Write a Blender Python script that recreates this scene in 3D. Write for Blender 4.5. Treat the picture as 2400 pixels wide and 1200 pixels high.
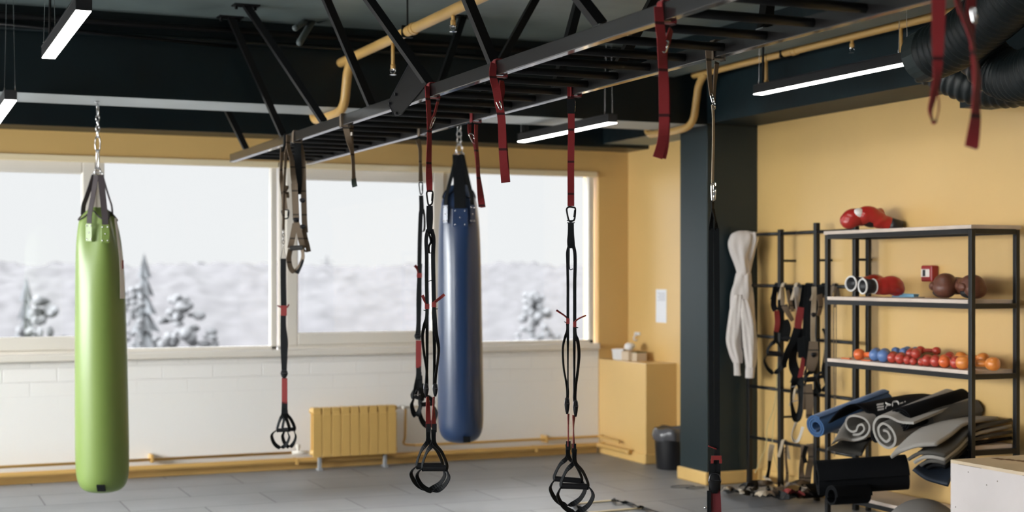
import bpy, bmesh, math, random
from mathutils import Vector, Matrix, Quaternion, noise
V = Vector
PI = math.pi
C = bpy.context.scene.collection
for o in list(bpy.data.objects): bpy.data.objects.remove(o)

# ---------------------------------------------------------------- camera, sky, exposure
FPX, HOR, EYE = 3400.0, 643.0, 1.6
YAW = math.radians(23.27)
FWD = V((math.sin(YAW), math.cos(YAW), 0)); RGT = V((math.cos(YAW), -math.sin(YAW), 0)); UP = V((0, 0, 1))
cam_d = bpy.data.cameras.new('camera'); cam = bpy.data.objects.new('camera', cam_d); C.objects.link(cam)
cam.location = (0, 0, EYE); cam.rotation_euler = (PI/2, 0, -YAW)
cam_d.sensor_width = 36; cam_d.lens = FPX/2400*36; cam_d.shift_y = (HOR-600)/2400
cam_d.clip_start = .05; cam_d.clip_end = 600
cam_d.dof.use_dof = True; cam_d.dof.focus_distance = 6.4; cam_d.dof.aperture_fstop = 2.1
sc = bpy.context.scene
sc.camera = cam
sc.view_settings.view_transform = 'Standard'; sc.view_settings.look = 'None'
sc.view_settings.gamma = 1; sc.view_settings.exposure = 0; sc.view_settings.use_curve_mapping = False
SKY_ZENITH, SKY_GLOW = 6.5, 42.0
W = bpy.data.worlds.new('overcast_sky'); sc.world = W; W.use_nodes = True
_n = W.node_tree.nodes; _l = W.node_tree.links
_bg = _n['Background']
# overcast: pale horizon, brighter zenith, an unseen glow added low on the left
def _m(op, a, b):
    q = _n.new('ShaderNodeMath'); q.operation = op
    for i, x in enumerate((a, b)):
        if hasattr(x, 'is_output'): _l.new(x, q.inputs[i])
        else: q.inputs[i].default_value = x
    return q.outputs[0]
_tc = _n.new('ShaderNodeTexCoord'); _sx = _n.new('ShaderNodeSeparateXYZ')
_l.new(_tc.outputs['Generated'], _sx.inputs[0])
_mr = _n.new('ShaderNodeMapRange'); _mr.inputs[1].default_value = .10; _mr.inputs[2].default_value = .34; _mr.inputs[3].default_value = 1.06; _mr.inputs[4].default_value = SKY_ZENITH
_l.new(_sx.outputs['Z'], _mr.inputs[0])
_dp = _n.new('ShaderNodeVectorMath'); _dp.operation = 'DOT_PRODUCT'; _l.new(_tc.outputs['Generated'], _dp.inputs[0])
_gd = V((-.93, -.22, .27)).normalized(); _dp.inputs[1].default_value = _gd
_gl = _m('MULTIPLY', _m('POWER', _m('MAXIMUM', _dp.outputs['Value'], 0.0), 4.0), SKY_GLOW)
_st = _m('ADD', _mr.outputs[0], _gl)
_bg.inputs[0].default_value = (.905, .91, .93, 1); _l.new(_st, _bg.inputs[1])
LAMP = 22.0          # strength of the LED diffusers
RIGHT_WALL, BACK_WALL, LEFT_WALL, FRONT_WALL, CEIL = 6.16, 11.66, -3.4, -4.0, 3.28

def ray(u, v):
    return FWD + RGT*((u-1200)/FPX) + UP*((HOR-v)/FPX)
def at_t(u, v, t): return V((0, 0, EYE)) + ray(u, v)*t
def at_x(u, v, X): return at_t(u, v, X/ray(u, v).x)
def at_y(u, v, Y): return at_t(u, v, Y/ray(u, v).y)
def at_z(u, v, Z): return at_t(u, v, (Z-EYE)/ray(u, v).z)
def depth(p): return V(p).dot(FWD)

# ---------------------------------------------------------------- objects
def wloc(o):
    p = V((0, 0, 0))
    while o: p += o.location; o = o.parent
    return p
def obj(name, bm, m, parent=None, smooth=False, loc=None, bevel=0, sub=0):
    me = bpy.data.meshes.new(name)
    bmesh.ops.recalc_face_normals(bm, faces=bm.faces)
    off = wloc(parent) if parent else V((0, 0, 0))
    if parent is None and loc is not None: off = V(loc)
    bmesh.ops.translate(bm, verts=bm.verts, vec=-off)
    bm.to_mesh(me); bm.free()
    for mm in (m if isinstance(m, (list, tuple)) else [m]): me.materials.append(mm)
    if smooth:
        for p in me.polygons: p.use_smooth = True
    o = bpy.data.objects.new(name, me); C.objects.link(o)
    if parent: o.parent = parent
    elif loc is not None: o.location = loc
    if bevel:
        b = o.modifiers.new('bevel', 'BEVEL'); b.width = bevel; b.segments = 2; b.limit_method = 'ANGLE'
    if sub:
        b = o.modifiers.new('sub', 'SUBSURF'); b.levels = sub; b.render_levels = sub
    return o
def tag(o, label, cat, group=None, kind=None):
    o['label'] = label; o['category'] = cat
    if group: o['group'] = group
    if kind: o['kind'] = kind
    return o
def thing(name, label, cat, loc=(0, 0, 0), group=None):
    o = bpy.data.objects.new(name, None); C.objects.link(o); o.location = loc; o.empty_display_size = .05
    return tag(o, label, cat, group)
def struct(name, bm, m, parent=None, smooth=False, bevel=0):
    o = obj(name, bm, m, parent, smooth, bevel=bevel)
    if parent is None: o['kind'] = 'structure'
    return o
def copy_tree(o, loc=None, label=None, parent=None):
    c = o.copy(); C.objects.link(c)
    if parent: c.parent = parent
    for ch in list(o.children): copy_tree(ch, parent=c)
    if loc is not None: c.location = loc
    if label: c['label'] = label
    return c
BM = bmesh.new

# ---------------------------------------------------------------- shapes
def box(bm, x0, x1, y0, y1, z0, z1, mi=0):
    vs = [bm.verts.new((x, y, z)) for z in (z0, z1) for x, y in ((x0, y0), (x1, y0), (x1, y1), (x0, y1))]
    fs = []
    for q in ((0, 1, 2, 3), (4, 5, 6, 7), (0, 1, 5, 4), (1, 2, 6, 5), (2, 3, 7, 6), (3, 0, 4, 7)):
        f = bm.faces.new([vs[i] for i in q]); f.material_index = mi; fs.append(f)
    return fs
def obox(bm, c, ax, ay, az, mi=0):
    c = V(c); ax = V(ax); ay = V(ay); az = V(az)
    vs = [bm.verts.new(c + ax*sx + ay*sy + az*sz) for sz in (-1, 1) for sx, sy in ((-1, -1), (1, -1), (1, 1), (-1, 1))]
    for q in ((0, 1, 2, 3), (4, 5, 6, 7), (0, 1, 5, 4), (1, 2, 6, 5), (2, 3, 7, 6), (3, 0, 4, 7)):
        bm.faces.new([vs[i] for i in q]).material_index = mi
def bar(bm, a, b, w, h=None, up=None):
    a = V(a); b = V(b); d = (b-a); L = d.length; d.normalize(); h = h or w
    up = V(up) if up else (V((0, 0, 1)) if abs(d.z) < .95 else V((0, 1, 0)))
    s = d.cross(up).normalized(); u = s.cross(d).normalized()
    obox(bm, (a+b)/2, d*L/2, s*w/2, u*h/2)
def spline(pts, n=6, closed=False):
    P = [V(p) for p in pts]; out = []
    m = len(P)
    if m < 3: return P
    rng = range(m if closed else m-1)
    for i in rng:
        if closed: p0, p1, p2, p3 = P[(i-1) % m], P[i], P[(i+1) % m], P[(i+2) % m]
        else: p0, p1, p2, p3 = P[max(i-1, 0)], P[i], P[i+1], P[min(i+2, m-1)]
        for k in range(n):
            t = k/n
            out.append(.5*((2*p1)+(-p0+p2)*t+(2*p0-5*p1+4*p2-p3)*t*t+(-p0+3*p1-3*p2+p3)*t**3))
    if not closed: out.append(P[-1])
    return out
def frames(P, closed=False):
    T = []
    for i in range(len(P)):
        a = P[i-1] if (i or closed) else P[i]; b = P[(i+1) % len(P)] if (i+1 < len(P) or closed) else P[i]
        d = b-a; T.append(d.normalized() if d.length > 1e-9 else V((0, 0, 1)))
    ref = V((0, 0, 1)) if abs(T[0].z) < .9 else V((1, 0, 0))
    N = [(ref - T[0]*ref.dot(T[0])).normalized()]
    for i in range(1, len(P)):
        n = N[-1] - T[i]*N[-1].dot(T[i])
        N.append(n.normalized() if n.length > 1e-6 else N[-1])
    return T, N
def tube(bm, pts, r, n=10, closed=False, caps=True, mi=0):
    P = [V(p) for p in pts]; T, N = frames(P, closed); rings = []
    for i, p in enumerate(P):
        rr = r[i] if isinstance(r, (list, tuple)) else r
        B = T[i].cross(N[i])
        rings.append([bm.verts.new(p + (N[i]*math.cos(a)+B*math.sin(a))*rr) for a in [2*PI*k/n for k in range(n)]])
    m = len(rings)
    for i in range(m if closed else m-1):
        A, Bq = rings[i], rings[(i+1) % m]
        for k in range(n):
            try: bm.faces.new((A[k], A[(k+1) % n], Bq[(k+1) % n], Bq[k])).material_index = mi
            except ValueError: pass
    if caps and not closed:
        bm.faces.new(rings[0]).material_index = mi; bm.faces.new(rings[-1]).material_index = mi
def ribbon(bm, pts, w, wd, th=.0035, closed=False):
    """flat webbing: wd = one width direction, or a list of them"""
    P = [V(p) for p in pts]; T, _ = frames(P, closed); rings = []
    for i, p in enumerate(P):
        d = V(wd[i]) if isinstance(wd, list) else V(wd)
        d = d - T[i]*d.dot(T[i])
        d = d.normalized() if d.length > 1e-5 else V((1, 0, 0))
        n = T[i].cross(d).normalized()
        ww = w[i] if isinstance(w, (list, tuple)) else w
        rings.append([bm.verts.new(p+d*ww/2*a+n*th/2*b) for a, b in ((-1, -1), (1, -1), (1, 1), (-1, 1))])
    m = len(rings)
    for i in range(m if closed else m-1):
        A, B = rings[i], rings[(i+1) % m]
        for k in range(4): bm.faces.new((A[k], A[(k+1) % 4], B[(k+1) % 4], B[k]))
    if not closed: bm.faces.new(rings[0]); bm.faces.new(rings[-1])
def lathe(bm, prof, c, n=32, sq=None):
    """prof: list of (radius, z)"""
    c = V(c); rings = []
    for r, z in prof:
        rings.append([bm.verts.new(c+V((r*math.cos(2*PI*k/n), r*math.sin(2*PI*k/n), z))) for k in range(n)])
    for A, B in zip(rings, rings[1:]):
        for k in range(n): bm.faces.new((A[k], A[(k+1) % n], B[(k+1) % n], B[k]))
    bm.faces.new(rings[0]); bm.faces.new(rings[-1])
def loft(bm, rings, n=20, mi=0):
    """rings: (centre, x-vector, y-vector)"""
    R = []
    for c, a, b in rings:
        c = V(c); a = V(a); b = V(b)
        R.append([bm.verts.new(c+a*math.cos(2*PI*k/n)+b*math.sin(2*PI*k/n)) for k in range(n)])
    for A, B in zip(R, R[1:]):
        for k in range(n): bm.faces.new((A[k], A[(k+1) % n], B[(k+1) % n], B[k])).material_index = mi
    bm.faces.new(R[0]).material_index = mi; bm.faces.new(R[-1]).material_index = mi
def ball(bm, c, r, rot=None, seg=16):
    """ellipsoid"""
    r = V((r, r, r)) if not hasattr(r, '__len__') else V(r)
    M = Matrix.Translation(V(c)) @ (rot.to_matrix().to_4x4() if rot else Matrix.Identity(4)) @ Matrix.Diagonal((*r, 1))
    bmesh.ops.create_uvsphere(bm, u_segments=seg, v_segments=seg//2+2, radius=1, matrix=M)
def extrude_profile(bm, prof, a, b, th, wd=None):
    """sheet whose cross-section prof (list of 2-D points) runs from a to b; thickness th"""
    a = V(a); b = V(b); d = (b-a).normalized(); s = d.cross(UP).normalized(); u = s.cross(d).normalized()
    pts = spline([(p[0], p[1], 0) for p in prof], 5)
    T, _ = frames(pts); L = []
    for i, p in enumerate(pts):
        nn = V((-T[i].y, T[i].x, 0)).normalized()*th/2
        L.append((p+nn, p-nn))
    m = len(L)
    rows = []
    K = 8
    for k in range(K+1):
        c = a.lerp(b, k/K)
        rows.append([[bm.verts.new(c+s*q.x+u*q.y) for q in pr] for pr in L])
    for k in range(K):
        A, B = rows[k], rows[k+1]
        for i in range(m-1):
            bm.faces.new((A[i][0], A[i+1][0], B[i+1][0], B[i][0])); bm.faces.new((A[i][1], B[i][1], B[i+1][1], A[i+1][1]))
        bm.faces.new((A[0][0], B[0][0], B[0][1], A[0][1])); bm.faces.new((A[-1][0], A[-1][1], B[-1][1], B[-1][0]))
    for r in (rows[0], rows[-1]):
        for i in range(m-1): bm.faces.new((r[i][0], r[i+1][0], r[i+1][1], r[i][1]))
def spiral(r0, r1, turns, flat=1.0, ph=0, n=16):
    N = int(turns*n)
    return [((r0+(r1-r0)*i/N)*math.cos(ph+2*PI*i/n), (r0+(r1-r0)*i/N)*math.sin(ph+2*PI*i/n)*flat) for i in range(N+1)]

# ---------------------------------------------------------------- materials
MATS = {}
def mat(name, col, rough=.6, metal=0, spec=.5, noise_s=0, noise_a=0, bump=0, bump_s=80, coat=0, coat_r=.1, sheen=0):
    if name in MATS: return MATS[name]
    m = bpy.data.materials.new(name); m.use_nodes = True
    nt = m.node_tree; b = nt.nodes['Principled BSDF']; L = nt.links
    b.inputs['Base Color'].default_value = (*col, 1); b.inputs['Roughness'].default_value = rough
    b.inputs['Metallic'].default_value = metal; b.inputs['Specular IOR Level'].default_value = spec
    if coat: b.inputs['Coat Weight'].default_value = coat; b.inputs['Coat Roughness'].default_value = coat_r
    if sheen: b.inputs['Sheen Weight'].default_value = sheen
    if noise_a or bump:
        tc = nt.nodes.new('ShaderNodeTexCoord')
        if noise_a:
            t = nt.nodes.new('ShaderNodeTexNoise'); t.inputs['Scale'].default_value = noise_s; t.inputs['Detail'].default_value = 5
            L.new(tc.outputs['Object'], t.inputs['Vector'])
            r = nt.nodes.new('ShaderNodeMapRange'); r.inputs[1].default_value = .3; r.inputs[2].default_value = .7
            r.inputs[3].default_value = 1-noise_a; r.inputs[4].default_value = 1+noise_a
            L.new(t.outputs['Fac'], r.inputs[0])
            h = nt.nodes.new('ShaderNodeHueSaturation'); h.inputs['Color'].default_value = (*col, 1)
            L.new(r.outputs[0], h.inputs['Value']); L.new(h.outputs[0], b.inputs['Base Color'])
        if bump:
            t = nt.nodes.new('ShaderNodeTexNoise'); t.inputs['Scale'].default_value = bump_s; t.inputs['Detail'].default_value = 4
            L.new(tc.outputs['Object'], t.inputs['Vector'])
            bn = nt.nodes.new('ShaderNodeBump'); bn.inputs['Strength'].default_value = bump; bn.inputs['Distance'].default_value = .01
            L.new(t.outputs['Fac'], bn.inputs['Height']); L.new(bn.outputs[0], b.inputs['Normal'])
    MATS[name] = m
    return m
def emis(name, col, s):
    m = bpy.data.materials.new(name); m.use_nodes = True
    nt = m.node_tree; nt.nodes.clear(); e = nt.nodes.new('ShaderNodeEmission'); o = nt.nodes.new('ShaderNodeOutputMaterial')
    e.inputs[0].default_value = (*col, 1); e.inputs[1].default_value = s; nt.links.new(e.outputs[0], o.inputs[0])
    return m
def webbing(name, col, dark, period=.152, mark=.010):
    """woven webbing with sewn bar-tacks every few inches"""
    m = mat(name, col, rough=.75, spec=.25, sheen=.15); nt = m.node_tree; L = nt.links; b = nt.nodes['Principled BSDF']
    g = nt.nodes.new('ShaderNodeNewGeometry'); s = nt.nodes.new('ShaderNodeSeparateXYZ'); L.new(g.outputs['Position'], s.inputs[0])
    md = nt.nodes.new('ShaderNodeMath'); md.operation = 'MODULO'; md.inputs[1].default_value = period; L.new(s.outputs['Z'], md.inputs[0])
    lt = nt.nodes.new('ShaderNodeMath'); lt.operation = 'LESS_THAN'; lt.inputs[1].default_value = mark; L.new(md.outputs[0], lt.inputs[0])
    mx = nt.nodes.new('ShaderNodeMix'); mx.data_type = 'RGBA'; mx.inputs[6].default_value = (*col, 1); mx.inputs[7].default_value = (*dark, 1)
    L.new(lt.outputs[0], mx.inputs[0]); L.new(mx.outputs[2], b.inputs['Base Color'])
    return m
def glass_mat():
    m = bpy.data.materials.new('window_glass'); m.use_nodes = True; nt = m.node_tree; nt.nodes.clear(); L = nt.links
    o = nt.nodes.new('ShaderNodeOutputMaterial'); t = nt.nodes.new('ShaderNodeBsdfTransparent'); g = nt.nodes.new('ShaderNodeBsdfGlossy')
    g.inputs['Roughness'].default_value = .02; t.inputs[0].default_value = (.98, .99, .985, 1)
    f = nt.nodes.new('ShaderNodeFresnel'); f.inputs[0].default_value = 1.45; mx = nt.nodes.new('ShaderNodeMixShader')
    L.new(f.outputs[0], mx.inputs[0]); L.new(t.outputs[0], mx.inputs[1]); L.new(g.outputs[0], mx.inputs[2]); L.new(mx.outputs[0], o.inputs[0])
    return m
YEL = mat('yellow_wall_paint', (.72, .47, .17), .42, coat=1.0, coat_r=.38, noise_s=1.2, noise_a=.04, bump=.05, bump_s=120)
YELTRIM = mat('yellow_trim_paint', (.72, .47, .17), .42, noise_s=3, noise_a=.05)
YELPIPE = mat('yellow_pipe_paint', (.62, .38, .12), .4)
TEAL = mat('dark_teal_paint', (.001, .006, .008), .42, spec=.5, noise_s=2.5, noise_a=.35, bump=.25, bump_s=14)
TEALP = mat('dark_teal_pillar_paint', (.0055, .019, .024), .50, spec=.6, bump=.1, bump_s=60)
TEAL2 = mat('teal_paint_lit_copy', (.004, .014, .018), .55, spec=.35, noise_s=2, noise_a=.4, bump=.2, bump_s=14)  # the dark teal paint lightened, for beam faces lit by the right-hand lamp
SOFFIT_SHEEN = mat('soffit_window_sheen', (.50, .55, .56), .55, spec=.5, noise_s=1.4, noise_a=.12, bump=.15, bump_s=20)  # beam underside lightened: grazing window reflection put into its colour
CEILM = mat('teal_grey_ceiling_paint', (.17, .215, .21), .45, spec=.5, noise_s=1.3, noise_a=.3, bump=.2, bump_s=12)
PVC = mat('white_pvc', (.82, .77, .69), .3, coat=.2)
BLK = mat('black_powder_coat', (.003, .003, .0035), .5, spec=.28)
RAILM = mat('dark_grey_rail_paint', (.010, .009, .009), .42, spec=.4, coat=.9, coat_r=.09, noise_s=8, noise_a=.2)
STEEL = mat('polished_steel', (.62, .62, .63), .2, 1)
DSTEEL = mat('dark_steel', (.10, .10, .11), .3, .9)
CHROME = mat('chrome', (.85, .85, .85), .08, 1)
RED = webbing('red_webbing', (.21, .016, .018), (.035, .003, .004))
TAN = webbing('tan_webbing', (.17, .125, .085), (.04, .03, .02))
TAN2 = mat('pale_tan_webbing', (.42, .34, .24), .75, sheen=.2)
BLKW = mat('black_webbing', (.004, .005, .006), .7, spec=.22, bump=.1, bump_s=300)
REDK = mat('red_keeper', (.22, .018, .016), .65)
RUB = mat('black_rubber_grip', (.004, .004, .005), .6, spec=.25)
GREY = mat('grey_fabric_patch', (.12, .11, .10), .8)
GLASS = glass_mat()
# ================================================================ THE ROOM
def floor_material():
    m = mat('rubber_floor_tiles', (.16, .165, .175), .46, spec=.6); nt = m.node_tree; L = nt.links; b = nt.nodes['Principled BSDF']
    tc = nt.nodes.new('ShaderNodeTexCoord'); mp = nt.nodes.new('ShaderNodeMapping'); mp.inputs['Rotation'].default_value = (0, 0, 0)
    L.new(tc.outputs['Object'], mp.inputs[0])
    br = nt.nodes.new('ShaderNodeTexBrick'); br.offset = .5; br.inputs['Scale'].default_value = 1
    br.inputs['Brick Width'].default_value = 1.0; br.inputs['Row Height'].default_value = .5; br.inputs['Mortar Size'].default_value = .006
    br.inputs['Mortar Smooth'].default_value = .3
    br.inputs['Color1'].default_value = (.24, .247, .26, 1); br.inputs['Color2'].default_value = (.28, .288, .30, 1); br.inputs['Mortar'].default_value = (.09, .092, .096, 1)
    L.new(mp.outputs[0], br.inputs['Vector'])
    n = nt.nodes.new('ShaderNodeTexNoise'); n.inputs['Scale'].default_value = 260; n.inputs['Detail'].default_value = 3; L.new(tc.outputs['Object'], n.inputs['Vector'])
    n2 = nt.nodes.new('ShaderNodeTexNoise'); n2.inputs['Scale'].default_value = 1.7; n2.inputs['Detail'].default_value = 4; L.new(tc.outputs['Object'], n2.inputs['Vector'])
    ad = nt.nodes.new('ShaderNodeMath'); ad.operation = 'ADD'; L.new(n.outputs['Fac'], ad.inputs[0]); L.new(n2.outputs['Fac'], ad.inputs[1])
    mr = nt.nodes.new('ShaderNodeMapRange'); mr.inputs[1].default_value = .6; mr.inputs[2].default_value = 1.4; mr.inputs[3].default_value = .75; mr.inputs[4].default_value = 1.25
    L.new(ad.outputs[0], mr.inputs[0])
    h = nt.nodes.new('ShaderNodeHueSaturation'); L.new(br.outputs['Color'], h.inputs['Color']); L.new(mr.outputs[0], h.inputs['Value']); L.new(h.outputs[0], b.inputs['Base Color'])
    bp = nt.nodes.new('ShaderNodeBump'); bp.inputs['Strength'].default_value = .25; bp.inputs['Distance'].default_value = .004; L.new(n.outputs['Fac'], bp.inputs['Height']); L.new(bp.outputs[0], b.inputs['Normal'])
    return m
def white_brick():
    m = mat('white_painted_brick', (.93, .91, .875), .5, spec=.4); nt = m.node_tree; L = nt.links; b = nt.nodes['Principled BSDF']
    tc = nt.nodes.new('ShaderNodeTexCoord'); sp = nt.nodes.new('ShaderNodeSeparateXYZ'); cb = nt.nodes.new('ShaderNodeCombineXYZ')
    L.new(tc.outputs['Object'], sp.inputs[0]); L.new(sp.outputs['X'], cb.inputs[0]); L.new(sp.outputs['Z'], cb.inputs[1])
    br = nt.nodes.new('ShaderNodeTexBrick'); br.inputs['Scale'].default_value = 1; br.inputs['Brick Width'].default_value = .4; br.inputs['Row Height'].default_value = .11
    br.inputs['Mortar Size'].default_value = .006; br.inputs['Mortar Smooth'].default_value = .8
    br.inputs['Color1'].default_value = (1, 1, 1, 1); br.inputs['Color2'].default_value = (.96, .96, .96, 1); br.inputs['Mortar'].default_value = (.55, .55, .55, 1)
    L.new(cb.outputs[0], br.inputs['Vector'])
    # plaster covers the lower courses: joints fade out below z = .7
    mr = nt.nodes.new('ShaderNodeMapRange'); mr.inputs[1].default_value = .55; mr.inputs[2].default_value = .8; L.new(sp.outputs['Z'], mr.inputs[0])
    bp = nt.nodes.new('ShaderNodeBump'); bp.inputs['Distance'].default_value = .006; L.new(mr.outputs[0], bp.inputs['Strength']); L.new(br.outputs['Color'], bp.inputs['Height'])
    L.new(bp.outputs[0], b.inputs['Normal'])
    mx = nt.nodes.new('ShaderNodeMix'); mx.data_type = 'RGBA'; mx.blend_type = 'MULTIPLY'; mx.inputs[6].default_value = (.93, .91, .875, 1)
    mm = nt.nodes.new('ShaderNodeMath'); mm.operation = 'MULTIPLY'; mm.inputs[1].default_value = .16; L.new(mr.outputs[0], mm.inputs[0]); L.new(mm.outputs[0], mx.inputs[0])
    L.new(br.outputs['Color'], mx.inputs[7]); L.new(mx.outputs[2], b.inputs['Base Color'])
    return m
BRICK = white_brick(); FLOORM = floor_material()
X0, X1, Y0, Y1 = LEFT_WALL, RIGHT_WALL, FRONT_WALL, BACK_WALL
bm = BM(); box(bm, X0-.3, X1+.3, Y0-.3, Y1+.3, -.2, 0); struct('floor', bm, FLOORM)
bm = BM(); box(bm, X0-.3, X1+.3, Y0-.3, Y1+.3, CEIL, CEIL+.25); struct('ceiling', bm, CEILM)
# back wall: white brick under the windows, yellow above and at the ends; openings for three window units
WZ0, WZ1 = .985, 2.515
WIN = [(-2.86, .03), (.05, 2.93), (2.95, 5.83)]
bm = BM()
box(bm, X0-.3, 5.86, Y1, Y1+.3, 0, WZ0, 1)
box(bm, X0-.3, X1+.3, Y1, Y1+.3, WZ1, CEIL, 0)
box(bm, 5.86, X1+.3, Y1, Y1+.3, 0, WZ1, 0)
box(bm, X0-.3, -2.86, Y1, Y1+.3, WZ0, WZ1, 0)
struct('wall_back', bm, [YEL, BRICK])
bm = BM(); box(bm, X1, X1+.3, Y0, Y1, 0, CEIL); struct('wall_right', bm, YEL)
bm = BM(); box(bm, X0, X1, Y0-.3, Y0, 0, CEIL); struct('wall_front', bm, TEAL2)
# left wall: three more window openings (outside the frame) that let daylight in
bm = BM(); LW = [(-3.6, -1.2), (.4, 2.0), (3.2, 4.8), (6.4, 11.4)]
box(bm, X0-.3, X0, Y0, Y1, 0, .95); box(bm, X0-.3, X0, Y0, Y1, 2.6, CEIL)
ys = [Y0] + [y for p in LW for y in p] + [Y1]
for i in range(0, len(ys), 2): box(bm, X0-.3, X0, ys[i], ys[i+1], .95, 2.6)
struct('wall_left', bm, YEL)

def frame_rect(bm, x0, x1, z0, z1, w, y0, y1):
    box(bm, x0, x0+w, y0, y1, z0, z1); box(bm, x1-w, x1, y0, y1, z0, z1)
    box(bm, x0+w, x1-w, y0, y1, z0, z0+w); box(bm, x0+w, x1-w, y0, y1, z1-w, z1)
YW = Y1+.03
CREAM = mat('cream_window_head', (.90, .76, .50), .35, coat=.3)
for i, (a, b) in enumerate(WIN):
    w = bpy.data.objects.new('window_%d' % (i+1), None); C.objects.link(w); w.location = ((a+b)/2, Y1+.08, WZ0); w['kind'] = 'structure'
    bm = BM(); box(bm, a, a+.045, YW, YW+.07, WZ0, WZ1); box(bm, b-.05, b, YW, YW+.07, WZ0, WZ1)
    box(bm, a, b, YW, YW+.07, WZ0, WZ0+.03); box(bm, a, b, YW, YW+.07, WZ1-.03, WZ1)
    mx = a+1.45; box(bm, mx-.01, mx+.055, YW, YW+.07, WZ0, WZ1)
    obj('frame', bm, PVC, w, bevel=.006)
    bm = BM(); box(bm, a, b, Y1-.03, YW, WZ1-.045, WZ1+.004); obj('head_trim', bm, CREAM, w, bevel=.004)
    sx0, sx1 = a+.05, mx-.015
    bm = BM(); frame_rect(bm, sx0, sx1, WZ0+.03, WZ1-.03, .098, YW-.02, YW+.05); frame_rect(bm, sx0+.085, sx1-.085, WZ0+.115, WZ1-.115, .02, YW-.008, YW+.03)
    s = obj('sash', bm, PVC, w, bevel=.008)
    bm = BM(); box(bm, sx0+.1, sx1-.1, YW+.012, YW+.016, WZ0+.13, WZ1-.13); obj('pane', bm, GLASS, s)
    bm = BM(); box(bm, sx1-.05, sx1-.02, YW-.045, YW-.02, 1.62, 1.70); bar(bm, (sx1-.035, YW-.05, 1.66), (sx1-.035, YW-.05, 1.53), .022, .014)
    obj('handle', bm, PVC, s, bevel=.003)
    bm = BM(); box(bm, mx+.055, b-.05, YW+.030, YW+.034, WZ0+.03, WZ1-.03); obj('pane', bm, GLASS, w)
    bm = BM(); box(bm, a-.02 if i else a, b+.02, Y1-.06, YW+.02, WZ0-.055, WZ0-.002); obj('window_sill', bm, PVC, w, bevel=.01)
for i, (a, b) in enumerate(LW):
    w = bpy.data.objects.new('window_%d' % (i+4), None); C.objects.link(w); w.location = (X0-.1, (a+b)/2, .95); w['kind'] = 'structure'
    bm = BM(); m_ = (a+b)/2
    for y in (a, m_-.04, b-.08): box(bm, X0-.2, X0-.12, y, y+.08, .95, 2.6)
    box(bm, X0-.2, X0-.12, a, b, .95, 1.03); box(bm, X0-.2, X0-.12, a, b, 2.52, 2.6)
    obj('frame', bm, PVC, w)
    bm = BM(); box(bm, X0-.165, X0-.16, a+.08, b-.08, 1.03, 2.52); obj('pane', bm, GLASS, w)

# beams (dark teal faces, some soffits lightened for window light), pillar
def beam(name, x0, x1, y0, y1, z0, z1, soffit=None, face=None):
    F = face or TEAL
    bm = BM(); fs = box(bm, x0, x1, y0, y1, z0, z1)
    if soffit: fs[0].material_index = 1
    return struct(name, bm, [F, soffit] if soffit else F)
beam('trim_1', X0, X1, 9.53, 10.05, 2.735, CEIL, SOFFIT_SHEEN)           # cross beam over the bags
beam('trim_2', X0, X1, 11.27, Y1, 2.705, CEIL)                    # beam over the windows
beam('trim_3', 5.71, X1, 10.05, 11.27, 2.735, CEIL, CEILM)  # underside takes the lighter ceiling colour to look lit by the windows
beam('trim_4', 5.71, X1, 6.95, 9.53, 2.745, CEIL, face=TEAL2)
beam('trim_5', 5.92, X1, Y0, 6.95, 2.60, CEIL, face=TEAL2)
beam('trim_6', 5.19, 5.42, Y0, 9.53, 3.08, CEIL, CEILM)          # shallow rib
beam('trim_7', X0, X1, 4.2, 4.7, 2.9, CEIL)
bm = BM(); box(bm, 5.71, X1, 9.53, 9.94, 0, 2.74); struct('trim_8', bm, TEALP, bevel=.006)
# low yellow boxed ledge in the corner
bm = BM(); box(bm, 5.865, X1, 10.78, Y1, 0, .845); struct('trim_9', bm, YEL, bevel=.004)
# baseboards
bm = BM(); box(bm, X0, 5.83, Y1-.03, Y1, 0, .058); struct('baseboard_back', bm, YELTRIM, bevel=.006)
def basb(name, segs, h=.12):
    bm = BM()
    for (x0, x1, y0, y1) in segs: box(bm, x0, x1, y0, y1, 0, h)
    return struct(name, bm, YELTRIM, bevel=.012)
basb('baseboard_ledge', [(5.845, 5.865, 10.76, Y1-.03), (5.865, X1, 10.76, 10.78)], .085)
basb('baseboard_pillar', [(5.68, 5.71, 9.50, 9.94), (5.71, X1, 9.50, 9.53)], .10)
basb('baseboard_right', [(X1-.02, X1, Y0, 9.50), (X1-.02, X1, 9.94, 10.76)], .115)

# ================================================================ OUTSIDE
SNOW = mat('snow', (.08, .08, .083), .8, noise_s=.4, noise_a=.03)
FROST = mat('frosted_trees', (.037, .0355, .0395), .95, noise_s=.5, noise_a=.16)
FROST2 = mat('snowy_spruce', (.048, .051, .055), .95, noise_s=1.6, noise_a=.7)
BARK = mat('bark', (.22, .20, .20), .9)
GZ = -7.0
bm = BM(); box(bm, -260, 260, Y1+1.5, 330, GZ-.5, GZ); struct('ground', bm, SNOW)
random.seed(5)
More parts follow.
